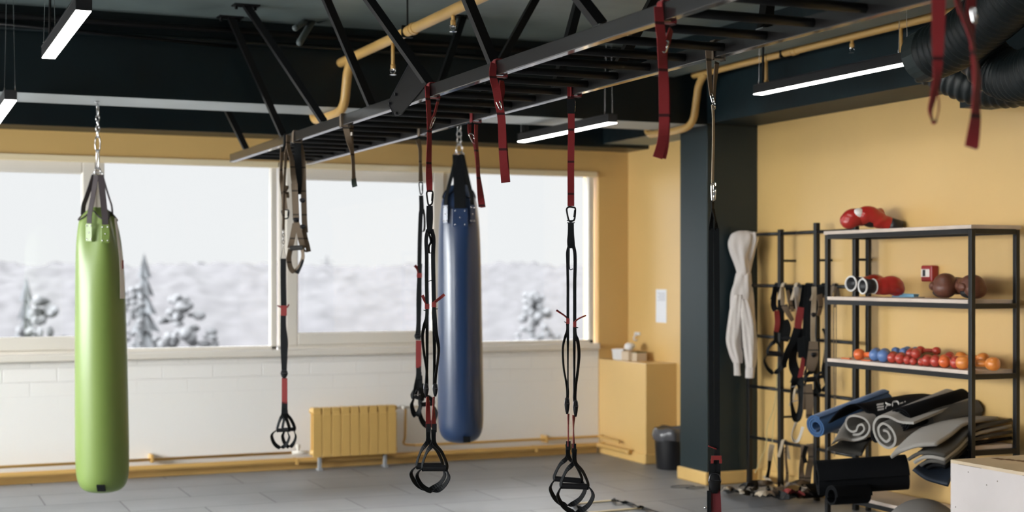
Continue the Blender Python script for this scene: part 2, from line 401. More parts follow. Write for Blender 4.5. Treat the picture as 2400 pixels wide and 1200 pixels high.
# far wood: one mass of bare crowns nobody could count
bm = BM()
def crown(bm, x, y, w, h, n=7, seg=8):
    rings = []
    for k in range(n):
        f = k/(n-1); r = w*math.sqrt(max(.004, 1-(2*f-1)**2)) if f > .5 else w*.97
        rings.append((V((x+random.uniform(-.2, .2)*w, y, GZ+h*f)), V((r*random.uniform(.8, 1.2), 0, random.uniform(-.2, .2)*w)), V((0, r*random.uniform(.8, 1.1), random.uniform(-.2, .2)*w))))
    loft(bm, rings, seg)
NX, NY = 420, 44; G = []
for j in range(NY+1):
    f = j/NY; row = []
    for i in range(NX+1):
        yy = 62+f*75; x = (-.30+1.0*i/NX)*yy
        z = -6.4+9.0*f**.62
        q = V((x*.22, yy*.10, z*.1)); z += (.18+.4*f)*noise.fractal(q, 1.0, 2.0, 3) + (.06+.25*f)*noise.noise(V((x*1.1, yy*.4, 3)))
        row.append(bm.verts.new((x+.15*noise.noise(V((x, yy, z))), yy+.8*noise.noise(V((x*.6, yy, 9))), max(z, -7))))
    G.append(row)
for j in range(NY):
    for i in range(NX): bm.faces.new((G[j][i], G[j][i+1], G[j+1][i+1], G[j+1][i]))
base = [[bm.verts.new((v.co.x, v.co.y, -7.4)) for v in G[j]] for j in (0, NY)]
for row, bb in ((G[0], base[0]), (G[NY], base[1])):
    for i in range(NX): bm.faces.new((row[i], row[i+1], bb[i+1], bb[i]))
far = obj('far_wood', bm, FROST, smooth=True)
tag(far, 'pale misty belt of bare winter trees along the horizon behind the windows', 'wood', kind='stuff')
def spruce(u, v_top, Y, w, label):
    p = at_y(u, v_top, Y); h = p.z-GZ
    t = thing('spruce', label, 'tree', (p.x, p.y, GZ), 'snowy trees standing out from the wood')
    bm = BM(); tube(bm, [(p.x, p.y, GZ), (p.x, p.y, p.z-.3)], [.14, .03], 8); obj('trunk', bm, BARK, t)
    bm = BM(); K = 15
    for k in range(K):
        f = k/K; z = GZ+.8+(h-.9)*f; r = w*(1-f)**.8+.06
        n = 12; c = bm.verts.new((p.x, p.y, z+h/K*1.25))
        ring = [bm.verts.new((p.x+math.cos(2*PI*j/n+k)*r*(1.1 if j % 2 else .62)*random.uniform(.8, 1.15), p.y+math.sin(2*PI*j/n+k)*r*(1.1 if j % 2 else .62), z-(.25 if j % 2 else 0)*r)) for j in range(n)]
        for j in range(n): bm.faces.new((c, ring[j], ring[(j+1) % n]))
        bm.faces.new(ring)
    obj('foliage', bm, FROST2, t)
def leafless(u, v_top, Y, w, label):
    p = at_y(u, v_top, Y); h = p.z-GZ
    t = thing('snowy_tree', label, 'tree', (p.x, p.y, GZ), 'snowy trees standing out from the wood')
    bm = BM(); tube(bm, [(p.x, p.y, GZ), (p.x, p.y, GZ+h*.6)], [.16, .08], 8); obj('trunk', bm, BARK, t)
    bm = BM()
    for k in range(170):
        a = random.uniform(0, 2*PI); f = random.uniform(.3, 1); r = w*math.sin(PI*min(1, f*.9+.05))*random.uniform(.2, 1)
        ball(bm, (p.x+r*math.cos(a), p.y+r*math.sin(a), GZ+h*f), (w*random.uniform(.05, .14), w*.1, w*random.uniform(.04, .10)), seg=6)
    obj('crown', bm, mat('snow_laden_twigs', (.068, .069, .073), .95, noise_s=2.2, noise_a=.3), t, smooth=True)
spruce(338, 600, 46, 1.0, 'dark snow-dusted spruce rising above the wood beside the green punching bag')
spruce(62, 655, 44, .9, 'short snowy spruce in the far left window')
leafless(430, 690, 40, 1.6, 'broad snow-laden tree low in the window left of the hanging trainer')
leafless(100, 700, 38, 1.5, 'broad snow-laden tree behind the leftmost sash')
leafless(312, 672, 42, 1.1, 'snow-laden tree standing in front of the tall spruce')
leafless(1250, 690, 46, 1.6, 'pale snow-laden tree seen in the window right of the blue punching bag')
p = at_y(475, 622, 150); bt = thing('apartment_block', 'faint grey apartment block on the skyline behind the wood', 'building', (p.x, p.y, GZ))
HAZE = mat('hazy_wall', (.075, .075, .079), .9)
bm = BM(); box(bm, p.x-1.1, p.x+1.3, p.y, p.y+3, GZ, p.z); obj('wall', bm, HAZE, bt)
bm = BM(); box(bm, p.x-.5, p.x+.3, p.y+.5, p.y+2, p.z, p.z+.35); obj('roof_house', bm, HAZE, bt)
p = at_y(766, 600, 150); bt = thing('power_pylon', 'faint lattice pylon on the skyline above the wood', 'pylon', (p.x, p.y, GZ))
bm = BM()
for s in (-1, 1): bar(bm, (p.x+s*.5, p.y, GZ), (p.x+s*.08, p.y, p.z), .08)
for k in range(8):
    z = GZ+(p.z-GZ)*(k+1)/9; q = .5-.42*(k+1)/9; bar(bm, (p.x-q, p.y, z), (p.x+q, p.y, z), .05); bar(bm, (p.x-q, p.y, z), (p.x+q*.9, p.y, z+.8), .04)
bar(bm, (p.x-.7, p.y, p.z-.6), (p.x+.7, p.y, p.z-.6), .07); obj('lattice', bm, HAZE, bt)
# ================================================================ LED LAMPS
LEDM = emis('led_diffuser', (1.0, .97, .93), LAMP)
HOUS = mat('lamp_housing', (.02, .02, .022), .45)
def lamp(x, y0, y1, z, label, seen=True):
    t = thing('linear_lamp', label, 'lamp', (x, (y0+y1)/2, z), 'linear LED lamps hung from the ceiling')
    w, h = .036, .062
    bm = BM(); box(bm, x-w, x+w, y0, y1, z+.004, z+h); obj('housing', bm, HOUS, t, bevel=.003)
    bm = BM(); box(bm, x-w+.003, x+w-.003, y0+.004, y1-.004, z, z+.006); obj('diffuser', bm, LEDM, t)
    bm = BM(); box(bm, x-w-.002, x-w, y0+.01, y1-.01, z+h-.006, z+h+.001); obj('edge_strip', bm, DSTEEL, t)
    for y in (y0+.06, y1-.06):
        for s in (-1, 1):
            bm = BM(); tube(bm, [(x+s*.03, y, z+h), (x+s*.018, y, CEIL)], .0016, 6); obj('suspension_wire', bm, STEEL, t)
            bm = BM(); tube(bm, [(x+s*.03, y, z+h), (x+s*.03, y, z+h+.018)], .004, 8); obj('wire_grip', bm, STEEL, t)
    bm = BM(); tube(bm, [(x, y1-.06, z+h), (x+.004, y1-.06, CEIL)], .007, 8); obj('power_cord', bm, BLK, t)
lamp(.785, 6.56, 8.08, 2.75, 'bright linear lamp hanging at the upper left, in front of the big beam')
lamp(.66, 9.02, 9.50, 2.62, 'linear lamp at the left picture edge, lower than the bright one')if 0 else lamp(.66, 8.98, 10.5, 2.62, 'linear lamp just cut by the left picture edge above the window')
lamp(4.51, 8.76, 10.3, 2.625, 'linear lamp behind the red straps, hung beneath the cross beam')
lamp(5.12, 6.41, 7.92, 2.75, 'linear lamp at the right beside the ribbed duct')
for x in (-2.6,):  # lamps added out of view to brighten the room
    for y in (-1.2, 1.8): lamp(x, y, y+1.5, 2.75, 'unseen linear lamp added behind the camera to fill the room')
lamp(-2.6, 6.5, 8.0, 2.75, 'unseen linear lamp added near the left wall for fill, beyond the picture edge')  # further unseen fill lamps along the left side
lamp(-2.6, 4.8, 6.3, 2.75, 'unseen linear lamp added near the left wall for fill, second from the windows')

# ================================================================ OVERHEAD RIG
XL, XR, RZ = 2.38, 2.97, 2.45       # inner lines of the two rails, underside height
rig = thing('monkey_bar_rig', 'long dark steel monkey-bar ladder slung under the ceiling with straps on it', 'exercise rig', (XL, 6, RZ))
YA, YB = 1.2, 10.95
for x in (XL, XR):
    bm = BM(); box(bm, x, x+.04, YA, YB, RZ, RZ+.06); obj('side_rail', bm, RAILM, rig, bevel=.003)
y = 10.78
while y > 1.3:
    bm = BM(); tube(bm, [(XL+.038, y, RZ+.03), (XR+.002, y, RZ+.03)], .017, 14); obj('rung', bm, BLK, rig, smooth=True)
    y -= .297
def strut(base, top, plate=True):
    bm = BM(); bar(bm, base, top, .04, .04, up=(0, 1, 0)); s = obj('strut', bm, BLK, rig)
    bm = BM(); b = V(base); box(bm, b.x-.022, b.x+.022, b.y-.024, b.y+.024, b.z-.001, b.z+.004); obj('weld_foot', bm, STEEL, s)
    bm = BM(); t = V(top); box(bm, t.x-.08, t.x+.08, t.y-.05, t.y+.05, t.z-.008, t.z); obj('ceiling_plate', bm, BLK, s)
    for sx in (-.06, .06):
        bm = BM(); tube(bm, [(t.x+sx, t.y, t.z-.03), (t.x+sx, t.y, t.z)], .009, 6); obj('anchor_bolt', bm, BLK, s)
for i, yb in enumerate((10.48, 9.45, 8.43, 7.50, 6.58, 5.78, 4.75, 3.8, 2.8)):
    b = .54 if i % 2 == 0 else 0
    ztop = CEIL
    yt = yb+b
    if i == 1: yt = 9.42                                   # in front of the cross beam
    if i == 0: yt = 10.62
    strut((XL+.02, yb if i != 1 else 9.40, RZ+.06), (2.05, yt, ztop))
    yr = yb-.17 if i % 2 == 0 else yb
    if i > 1: strut((XR+.02, yr, RZ+.06), (3.44, yr+b, ztop))
# splice plates with bolts where rail lengths meet
def splice(x, pts, bolts, s):
    bm = BM(); w = .006; A = [bm.verts.new((x, p.y, p.z)) for p in pts]; B = [bm.verts.new((x+w, p.y, p.z)) for p in pts]
    bm.faces.new(A); bm.faces.new(B)
    for i in range(len(A)): bm.faces.new((A[i], A[(i+1) % len(A)], B[(i+1) % len(A)], B[i]))
    o = obj('splice_plate', bm, BLK, rig)
    bm = BM(); tube(bm, [V((x-.002, p.y, p.z)) for p in pts[:4]], .0018, 6); tube(bm, [V((x-.002, pts[0].y, pts[0].z)), V((x-.002, pts[5].y, pts[5].z))], .001, 6); obj('plate_edge', bm, DSTEEL, o)
    for p in bolts:
        bm = BM(); tube(bm, [(x-.012, p.y, p.z), (x+.004, p.y, p.z)], .0085, 6); obj('bolt', bm, DSTEEL, o)
xp = XL-.008
splice(xp, [at_x(u, v, xp) for u, v in ((959, 150), (912, 238), (912, 245), (925, 272), (940, 268), (1000, 196))],
       [at_x(u, v, xp) for u, v in ((930, 221), (916, 243), (931, 266))], 1)

# ================================================================ YELLOW SPRINKLER PIPES
def head_drop(parent, x, y, z0, z1, open_=True):
    bm = BM(); tube(bm, [(x, y, z0), (x, y, z1)], .011, 10); tube(bm, [(x, y, z1+.015), (x, y, z1-.008)], .015, 10)
    d = obj('drop_pipe', bm, YELPIPE, parent, smooth=True)
    bm = BM()
    for s in (-1, 1): tube(bm, spline([(x+s*.006, y, z1-.008), (x+s*.016, y, z1-.025), (x, y, z1-.045)], 4), .0028, 6)
    lathe(bm, [(.001, z1-.050), (.020, z1-.048), (.020, z1-.045), (.001, z1-.044)], (x, y, 0), 12)
    lathe(bm, [(.010, z1-.02), (.020, z1-.014), (.008, z1-.006)], (x, y, 0), 12)
    obj('sprinkler_head', bm, CHROME, d)
def pipe_thing(label, X, z, r, ynear, tees, drops):
    q = z-2.70
    t = thing('sprinkler_pipe', label, 'pipe', (X, 9, z))
    pts = [(X, ynear, z), (X, 9.10, z), (X, 9.26, z-.01), (X, 9.36, z-.08), (X, 9.40, z-q*.5), (X-.005, 9.44, z-q*.85), (X-.015, 9.56, 2.702), (X-.03, 9.95, 2.698), (X-.03, 10.08, 2.715), (X-.03, 10.11, 2.80), (X-.03, 10.15, z+.15)]
    bm = BM(); tube(bm, spline(pts, 7), r, 16); obj('pipe_run', bm, YELPIPE, t, smooth=True)
    for y in tees:
        bm = BM(); tube(bm, [(X, y-.05, z), (X, y-.01, z)], r*1.12, 16); tube(bm, [(X, y-.01, z), (X, y, z)], r*1.22, 16); obj('coupling', bm, YELPIPE, t, smooth=False)
    for y, L in drops: head_drop(t, X, y, z-r*.5, z-L)
    for y in (tees[0]+.1,):
        bm = BM(); tube(bm, [(X, y, z), (X, y, CEIL)], .006, 8); bar(bm, (X, y-.006, z), (X, y+.012, z), r*2.3, r*2.3); obj('hanger', bm, BLK, t)
def yt(u, X): r_ = ray(u, 600); return X/r_.x*r_.y
pipe_thing('yellow sprinkler pipe crossing behind the left rail of the rig', 2.83, 3.04, .031, 1.0, (yt(968, 2.83), 4.9), ((yt(921, 2.83), .175), (yt(1062, 2.83), .07)))
pipe_thing('yellow sprinkler pipe running above the right-hand lamp', 5.54, 3.09, .028, 5.2, (yt(1858, 5.54),), ((yt(1796, 5.54), .17), (yt(1997, 5.54), .06), (yt(2112, 5.54), .19)))

# conduits on the cross beam face and cut tube ends
for k, (z, r, y, mm, lb) in enumerate(((3.20, .022, 9.47, BLK, 'black conduit, upper one along the top of the cross beam'), (3.13, .016, 9.49, TEAL, 'dark teal conduit, lower one along the cross beam face'))):
    bm = BM(); tube(bm, [(X0+.05, y, z), (1.0, y, z), (5.1, y, z)], r, 10); tag(obj('conduit', bm, mm, smooth=True), lb, 'conduit')
bm = BM(); tube(bm, [(.30, 9.455, 3.155), (2.1, 9.455, 3.09)] , .010, 8); tag(obj('sagging_cable', bm, BLK, smooth=True), 'black cable sagging along the cross beam at upper left', 'cable')
for (a, b, r, lb) in (((735, 45), (702, 100), .022, 'longer grey tube stub poking down at the top of the cross beam'), ((722, 45), (692, 66), .02, 'shorter grey tube stub beside the longer one on the cross beam')):
    bm = BM(); p0 = at_y(*a, 9.42); p1 = at_y(*b, 9.12); tube(bm, spline([p0, p0.lerp(p1, .5), p1], 4), r, 12)
    ball(bm, p1, r, seg=12)
    tag(obj('tube_stub', bm, mat('grey_tube', (.10, .12, .12), .5), smooth=True), lb, 'tube')
bm = BM(); p0 = at_y(745, 45, 9.4); tube(bm, spline([p0, p0+V((.5, -1.2, .1)), p0+V((1.3, -3, .12))], 6), .03, 10)
tag(obj('slanting_conduit', bm, TEAL, smooth=True), 'dark conduit slanting from the tube stubs towards the ceiling middle', 'conduit')

# ================================================================ FLEXIBLE DUCTS
DUCT = mat('dark_flex_duct', (.004, .009, .010), .5, spec=.5, bump=.1, bump_s=50)
def flex(name, pts, r, label, n=26, pitch=.045, collar=None):
    t = thing(name, label, 'duct', pts[0])
    P = spline(pts, 24); L = 0; Q = []; R = []
    acc = [0]
    for a, b in zip(P, P[1:]): acc.append(acc[-1]+(b-a).length)
    step = pitch/6; s = 0; i = 0
    while s < acc[-1]:
        while acc[i+1] < s: i += 1
        f = (s-acc[i])/(acc[i+1]-acc[i]); Q.append(P[i].lerp(P[i+1], f)); R.append(r*(1+.045*math.sin(2*PI*s/pitch))); s += step
    bm = BM(); tube(bm, Q, R, n); obj('corrugated_hose', bm, DUCT, t, smooth=True)
    if collar:
        d = (P[0]-P[3]).normalized(); bm = BM(); tube(bm, [P[0]-d*.02, P[0]+d*.09], r*.98, n); obj('collar', bm, mat('grey_collar', (.04, .055, .055), .45, .3), t)
flex('flexible_duct', [at_t(2188, 122, 7.3), at_t(2250, 92, 7.1), at_t(2330, 30, 6.8), at_t(2430, -60, 6.4), at_t(2600, -200, 6.0)], .135, 'thick ribbed black duct rising to the top right corner, grey collar at its end', collar=1)
flex('flexible_duct', [at_t(2165, 150, 8.2), at_t(2215, 172, 8.15), at_t(2275, 198, 8.05), at_t(2340, 208, 7.95), at_t(2420, 195, 7.8), at_t(2560, 130, 7.6)], .105, 'thin ribbed black duct curving low over the yellow wall')
flex('flexible_duct', [at_t(2290, 95, 7.4), at_t(2310, 140, 7.35), at_t(2360, 175, 7.25), at_t(2420, 170, 7.0), at_t(2520, 100, 6.6)], .125, 'ribbed black duct at the right edge behind the red strap')
# ================================================================ WEBBING, HANDLES, CARABINERS
def wdir(a): a = math.radians(a); return RGT*math.cos(a)+FWD*math.sin(a)
def strip(parent, name, m, t, pts, w=.038, th=.0035, n=5, a=0):
    """flat webbing through photo points (u, v[, turn in degrees[, depth offset[, width factor]]]) on a thing hanging at depth t"""
    P = []; A = []
    for p in pts:
        dt = p[3] if len(p) > 3 else 0
        P.append(at_t(p[0], p[1], t)+FWD*dt); A.append((p[2] if len(p) > 2 else a, p[4] if len(p) > 4 else 1.0))
    S = spline(P, n); AA = spline([(x, y, 0) for x, y in A], n)
    if len(P) < 3: AA = [V((x, y, 0)) for x, y in A]
    bm = BM(); ribbon(bm, S, [w*q.y for q in AA], [wdir(q.x) for q in AA], th)
    return obj(name, bm, m, parent)
def carabiner(parent, t, u0, v0, u1, v1, w=7, m=None, r=.0042, ang=0, name='carabiner'):
    a = at_t(u0, v0, t); b = at_t(u1, v1, t); s = wdir(ang)*(w*t/FPX); d = (b-a)
    pts = [a+s*.55, a-s*.45-d*.03, a-s*.95+d*.1, a-s*.95+d*.3, a-s*.6+d*.85, b-s*.25+d*.02, b+s*.35, a+s*.85+d*.85, a+s*1.05+d*.25, a+s*.95+d*.05]
    bm = BM(); tube(bm, spline(pts, 4, True), r, 8, True); c = obj(name, bm, m or BLK, parent, smooth=True)
    bm = BM(); tube(bm, [a+s*1.0+d*.2, a+s*.8+d*.72], r*1.3, 8); obj('gate', bm, m or BLK, c, smooth=True)
    return c
def buckle(parent, t, u, v, w, h, m=None):
    c = at_t(u, v, t); k = t/FPX; a = V(RGT)*w*k/2; z = UP*h*k/2; f = FWD*.006
    bm = BM(); loft(bm, [(c+z*1.15, a*.35, f*.5), (c+z*.9, a*.85, f), (c+z*.2, a*1.05, f*1.2), (c-z*.5, a*.8, f), (c-z*1.1, a*.4, f*.5)], 12)
    o = obj('cam_buckle', bm, RUB, parent, smooth=True)
    bm = BM(); tube(bm, spline([c+z*.2-a*.95-f, c+z*.85-a*.7-f, c+z*1.05-f*.8, c+z*.85+a*.7-f, c+z*.2+a*.95-f], 4), .0016, 6); tube(bm, [c+z*.3-a*.7-f*1.3, c+z*.3+a*.7-f*1.3], .002, 6); obj('buckle_pin', bm, DSTEEL, o)
def handle(parent, t, top, fork_v, eL, eR, loopL, loopR, bot_v, grip_px, dt=0, w=.022, m=None, a=62):
    """webbing triangle, grip tube and foot loop; pixels on the hanging plane"""
    m = m or BLKW; h = thing_part(parent, t, top)
    for e, s in ((eL, -1), (eR, 1)):
        strip(h, 'handle_webbing', m, t, [(top[0]+s*.5, top[1], a*.2, dt), (top[0]+s*1.5, fork_v, a*.5, dt), (e[0]*.6+top[0]*.4, fork_v+(e[1]-fork_v)*.42, a*s*.9, dt), (e[0], e[1], a*s, dt), (e[0]-s*2, e[1]+grip_px, a*s, dt)], w)
    L = at_t(eL[0]+2, eL[1]+grip_px*.5, t)+FWD*dt; R = at_t(eR[0]-2, eR[1]+grip_px*.5, t)+FWD*dt
    bm = BM(); tube(bm, [L, R], grip_px*t/FPX*.5, 16); obj('grip', bm, RUB, h, smooth=False)
    mu = (loopL+loopR)/2; gv = (eL[1]+eR[1])/2+grip_px*.6; hh = bot_v-gv
    pts = [(eL[0]+3, gv-3, 70, dt), (loopL+3, gv+hh*.14, 70, dt), (loopL, gv+hh*.38, 55, dt), (loopL+(mu-loopL)*.35, gv+hh*.78, 35, dt), (mu, bot_v, 15, dt+.01),
           (loopR-(loopR-mu)*.35, gv+hh*.78, -35, dt), (loopR, gv+hh*.40, -55, dt), (loopR-3, gv+hh*.14, -70, dt), (eR[0]-3, gv-3, -70, dt)]
    strip(h, 'foot_loop', m, t, pts, w*1.15)
    return h
def thing_part(parent, t, top):
    bm = BM(); p = at_t(top[0], top[1], t); obox(bm, p, RGT*.011, FWD*.006, UP*.02); return obj('handle', bm, BLKW, parent)
def rail_wrap(parent, m, X, t, u, w=.036, black=False):
    """band laid over the rail at this place: outer drop, top, inner drop"""
    p = at_t(u, 300, t); Y = p.y; x0, x1 = X-.006, X+.047
    pts = [(x0, Y, RZ-.012), (x0, Y, RZ+.06), (x0+.006, Y, RZ+.067), (x1-.006, Y, RZ+.067), (x1, Y, RZ+.06), (x1, Y, RZ-.012), (x1-.006, Y, RZ-.006), (x0+.006, Y, RZ-.006)]
    bm = BM(); ribbon(bm, [V(q) for q in pts], w, V((0, 1, 0)), .004, closed=True)
    return obj('rail_wrap', bm, m, parent)
def t_rail(u, X): return X/ray(u, 600).x
def rail_v(t, z=RZ): return HOR-(z-EYE)/t*FPX

def band_loop(label, u, X, pts, back, car, m=RED, w=.034, group='red webbing loops hung on the rig'):
    """long loop band hitched on a rail with a carabiner"""
    t = t_rail(u, X); p = at_t(u, rail_v(t), t)
    th = thing('loop_strap', label, 'strap', p, group)
    rail_wrap(th, m, X, t, u)
    strip(th, 'webbing', m, t, pts, w)
    if back: strip(th, 'back_webbing', m, t, back, w*.85)
    if car: carabiner(th, t, *car, w=5, m=CHROME, r=.003)
    return th
band_loop('red strap on the left rail with its flat end right of the blue bag', 1161, 2.38,
    [(1158, 150, 35, -.02), (1155, 178, 30, -.03), (1163, 210, 12, -.03), (1168, 238, 8), (1175, 275, 0), (1177, 320, 0), (1179, 365, -5), (1185, 428, 8, 0, 1.12)],
    [(1176, 186, 55, .04), (1176, 210, 30, .04), (1172, 240, 20, .02), (1178, 300, 10, .015), (1188, 427, 5, .012)], (1163, 226, 1173, 256))
band_loop('wide red strap whose folded end hangs just left of the dark pillar top', 1550, 2.38,
    [(1541, 20, 25, -.03), (1544, 60, 20, -.03), (1549, 95, 28, -.02), (1551, 130, 35), (1555, 180, 12), (1556, 240, 0), (1556, 290, 0), (1552, 330, 20), (1541, 370, 12)],
    [(1577, 62, 60, .05), (1568, 92, 50, .03), (1558, 130, 40, .02), (1562, 240, 10, .02), (1560, 330, -20, .02), (1552, 370, 0, .012)], (1562, 96, 1556, 122))
band_loop('red strap ending in an open teardrop loop in front of the yellow wall', 2197, 2.38,
    [(2201, -160, 0), (2200, 0, 0), (2199, 60, 0, 0, .95), (2198, 130, 0, 0, .8), (2196, 180, 30, 0, .7), (2186, 232, 45, 0, .75), (2180, 262, 55, 0, .65), (2189, 287, 70, 0, .5), (2204, 265, 75, .02, .4), (2206, 235, 75, .02, .4), (2199, 190, 60, .02, .4)], None, None)
band_loop('red strap twisting down beside the ribbed ducts, rightmost of all', 2262, 2.38,
    [(2236, -140, 0), (2244, 0, 50), (2262, 45, 45), (2276, 85, 50), (2284, 130, 62), (2291, 180, 50), (2287, 240, 45), (2286, 280, 30), (2277, 345, 5)],
    [(2285, -140, 10, .03), (2285, 50, 35, .03), (2284, 110, 60, .02), (2291, 230, 60, .02), (2290, 300, 30, .02), (2282, 346, 20, .012)], (2280, 20, 2283, 52))
band_loop('short red strap on the right rail hanging beside the blue bag', 1107, 2.97,
    [(1116, 292, 60), (1116, 330, 62), (1119, 375, 55), (1121, 410, 55), (1124, 445, 40), (1129, 485, 0, 0, 1.05)],
    [(1100, 288, 50, .03), (1101, 315, 60, .02), (1112, 338, 60, .01), (1120, 400, 60, .02), (1132, 486, 5, .012)], (1103, 314, 1112, 336))
t_ = t_rail(800, 2.38)
th = thing('loop_strap', 'short tan strap with frayed dark end hanging on the left rail above the window', 'strap', at_t(808, 270, t_), 'tan webbing on the left rail')
rail_wrap(th, TAN, 2.38, t_, 806)
strip(th, 'webbing', TAN, t_, [(806, 268, 40, -.03), (808, 290, 20, -.03), (812, 305, 0), (818, 330, 20), (825, 355, 55), (828, 390, 65), (829, 420, 60)], .034)
strip(th, 'back_webbing', TAN, t_, [(822, 292, 40, .03), (822, 320, 50, .02), (825, 352, 60, .01)], .03)
strip(th, 'frayed_end', mat('dark_green_end', (.05, .07, .06), .8), t_, [(829, 418, 40), (830, 430, 20), (832, 438, 0)], .03)
strip(th, 'white_label', PVC, t_, [(824, 310, 0, -.01), (824, 318, 0, -.01)], .010)

# ---- tan harness trainer, carabiner strap, black trainer at the left end
t_ = t_rail(690, 2.38)
th = thing('suspension_trainer', 'tan suspension trainer with its two handles bunched high beside the window mullion', 'suspension trainer', at_t(690, 322, t_), 'suspension trainers hung on the rig')
rail_wrap(th, TAN, 2.38, t_, 680); 
strip(th, 'webbing', TAN, t_, [(678, 318, 50, -.03), (677, 345, 60, -.03), (683, 372, 50), (687, 410, 30), (691, 440, 0), (694, 500, 0), (695, 545, 0, 0, 1.1)], .036)
strip(th, 'webbing', TAN, t_, [(690, 430, 10), (692, 470, 0), (694, 515, 0)], .042)
strip(th, 'webbing', TAN, t_, [(700, 330, 50, .05), (707, 380, 10, .05), (709, 430, 10, .04), (710, 470, 0, .04), (712, 520, 0, .03), (714, 545, 0, .03)], .036)
strip(th, 'black_webbing', BLKW, t_, [(697, 325, 10, .03), (696, 360, 0, .03), (698, 400, 20, .03), (699, 430, 10, .03, .8), (700, 455, 30, .03, .4)], .045)
for (u, v) in ((694, 516), (709, 470), (710, 532)): buckle(th, t_-.01, u, v, 14, 10)
strip(th, 'handle_webbing', TAN, t_, [(692, 524, 0), (688, 545, 0), (684, 565, 10), (680, 582, 20)], .036)
strip(th, 'handle_webbing', TAN, t_, [(696, 524, 0), (702, 548, 0), (707, 568, 15), (710, 582, 30)], .036)
strip(th, 'handle_webbing', TAN, t_, [(711, 530, 40, .03), (714, 555, 30, .03), (719, 575, 20, .03), (722, 590, 10, .03)], .030)
strip(th, 'foot_loop', TAN, t_, [(708, 530, 60, .05), (706, 560, 60, .05), (708, 585, 40, .05), (720, 590, 10, .03)], .026)
bm = BM(); tube(bm, [at_t(680, 582, t_), at_t(710, 580, t_)], .016, 14); obj('grip', bm, mat('dark_olive_grip', (.035, .033, .03), .6), th)
strip(th, 'foot_loop', TAN, t_, [(681, 584, 40), (677, 605, 35), (681, 628, 25), (691, 638, 20), (702, 626, -30), (710, 603, -45), (708, 584, -50)], .034)
strip(th, 'loop_padding', BLKW, t_-.004, [(695, 640, 0), (703, 626, -45), (709, 608, -60)], .029)

t_ = t_rail(663, 2.38)
th = thing('carabiner_strap', 'tan strap knotted short with an open black carabiner dangling beside the black trainer', 'strap', at_t(663, 330, t_), 'tan webbing on the left rail')
strip(th, 'webbing', BLKW, t_, [(674, 316, 40, -.03), (670, 340, 50, -.03), (663, 355, 60)], .03)
strip(th, 'webbing', TAN, t_, [(662, 345, 50), (660, 370, 62), (659, 405, 62), (661, 430, 20), (663, 448, 10)], .032)
strip(th, 'knot', TAN, t_, [(661, 452, -40), (668, 437, 20), (673, 440, 60), (664, 458, 70, .01), (674, 463, 60), (672, 450, 40)], .03)
strip(th, 'webbing', TAN, t_, [(664, 448, 10), (666, 470, 0), (667, 490, 0, 0, 1.15)], .034)
carabiner(th, t_, 668, 492, 669, 512, w=8, m=BLK, r=.0045)

t_ = 9.35
th = thing('suspension_trainer', 'black suspension trainer hanging straight in front of the window mullion, leftmost of them', 'suspension trainer', at_t(666, 330, t_), 'suspension trainers hung on the rig')
rail_wrap(th, BLKW, 2.38, t_rail(668, 2.38), 668)
strip(th, 'anchor_webbing', TAN, t_+.03, [(684, 318, 60), (672, 350, 60), (668, 400, 70), (665, 480, 70), (664, 540, 70)], .03)
bm = BM(); 
for k in range(4):
    c = at_t(664, 543+k*8, t_); s = RGT if k % 2 else FWD
    tube(bm, [c+UP*.014*math.cos(a)+s*.007*math.sin(a) for a in [2*PI*i/12 for i in range(12)]], .0028, 6, True)
obj('chain', bm, STEEL, th)
bm = BM(); tube(bm, [at_t(664, 572, t_), at_t(658, 607, t_), at_t(671, 607, t_)], .003, 6, True); obj('triangle_ring', bm, STEEL, th)
strip(th, 'webbing', BLKW, t_, [(664, 606), (664, 660), (665, 716)], .038)
strip(th, 'keeper', REDK, t_-.006, [(665, 716), (665, 740)], .040)
strip(th, 'keeper_tail', REDK, t_, [(660, 722, 20), (655, 718, 10), (649, 716, 60)], .010)
strip(th, 'keeper_tail', REDK, t_, [(669, 722, -20), (674, 719, 10), (677, 713, 60)], .010)
strip(th, 'webbing', BLKW, t_, [(664, 738, 0), (664, 765, 0, 0, 1.0), (666, 800, 0, 0, 1.3), (666, 830, 0, 0, 1.15), (666, 880, 0, 0, .8)], .038)
buckle(th, t_-.01, 666, 877, 17, 18)
strip(th, 'adjuster_webbing', REDK, t_, [(667, 886), (667, 946)], .036)
strip(th, 'webbing', BLKW, t_, [(667, 942), (667, 968)], .038)
handle(th, t_, (664, 962), 972, (650, 1004), (678, 1003), 637, 678, 1050, 9, 0, a=40)
handle(th, t_, (668, 962), 972, (660, 1004), (688, 1003), 660, 691, 1050, 9, .04, a=40)

# ---- the pair right of the middle: T4 (right rail), T5 (left rail)
t_ = t_rail(985, 2.97)
th = thing('suspension_trainer', 'black suspension trainer with tan upper strap, behind its red-topped neighbour', 'suspension trainer', at_t(985, 318, t_), 'suspension trainers hung on the rig')
rail_wrap(th, TAN, 2.97, t_, 975)
strip(th, 'anchor_webbing', TAN, t_, [(979, 328, 40, -.02), (984, 345, 50), (985, 380, 60), (986, 425, 40)], .030)
carabiner(th, t_, 986, 428, 987, 455, w=4, m=BLK, r=.0038)
strip(th, 'webbing', BLKW, t_, [(987, 458), (988, 490, 0, 0, 1.1), (986, 505), (984, 560), (983, 620)], .026)
strip(th, 'mini_loop', BLKW, t_, [(992, 490, 60), (995, 510, 60), (994, 540, 60), (986, 541, 60)], .018)
strip(th, 'keeper', REDK, t_-.006, [(983, 640), (983, 651)], .032)
strip(th, 'keeper_tail', REDK, t_, [(982, 640, 0), (979, 630, 20), (972, 622, 30)], .020)
strip(th, 'webbing', BLKW, t_, [(984, 618), (983, 650), (982, 700, 0, 0, 1.15), (981, 760), (979, 792, 0, 0, 1.3)], .028)
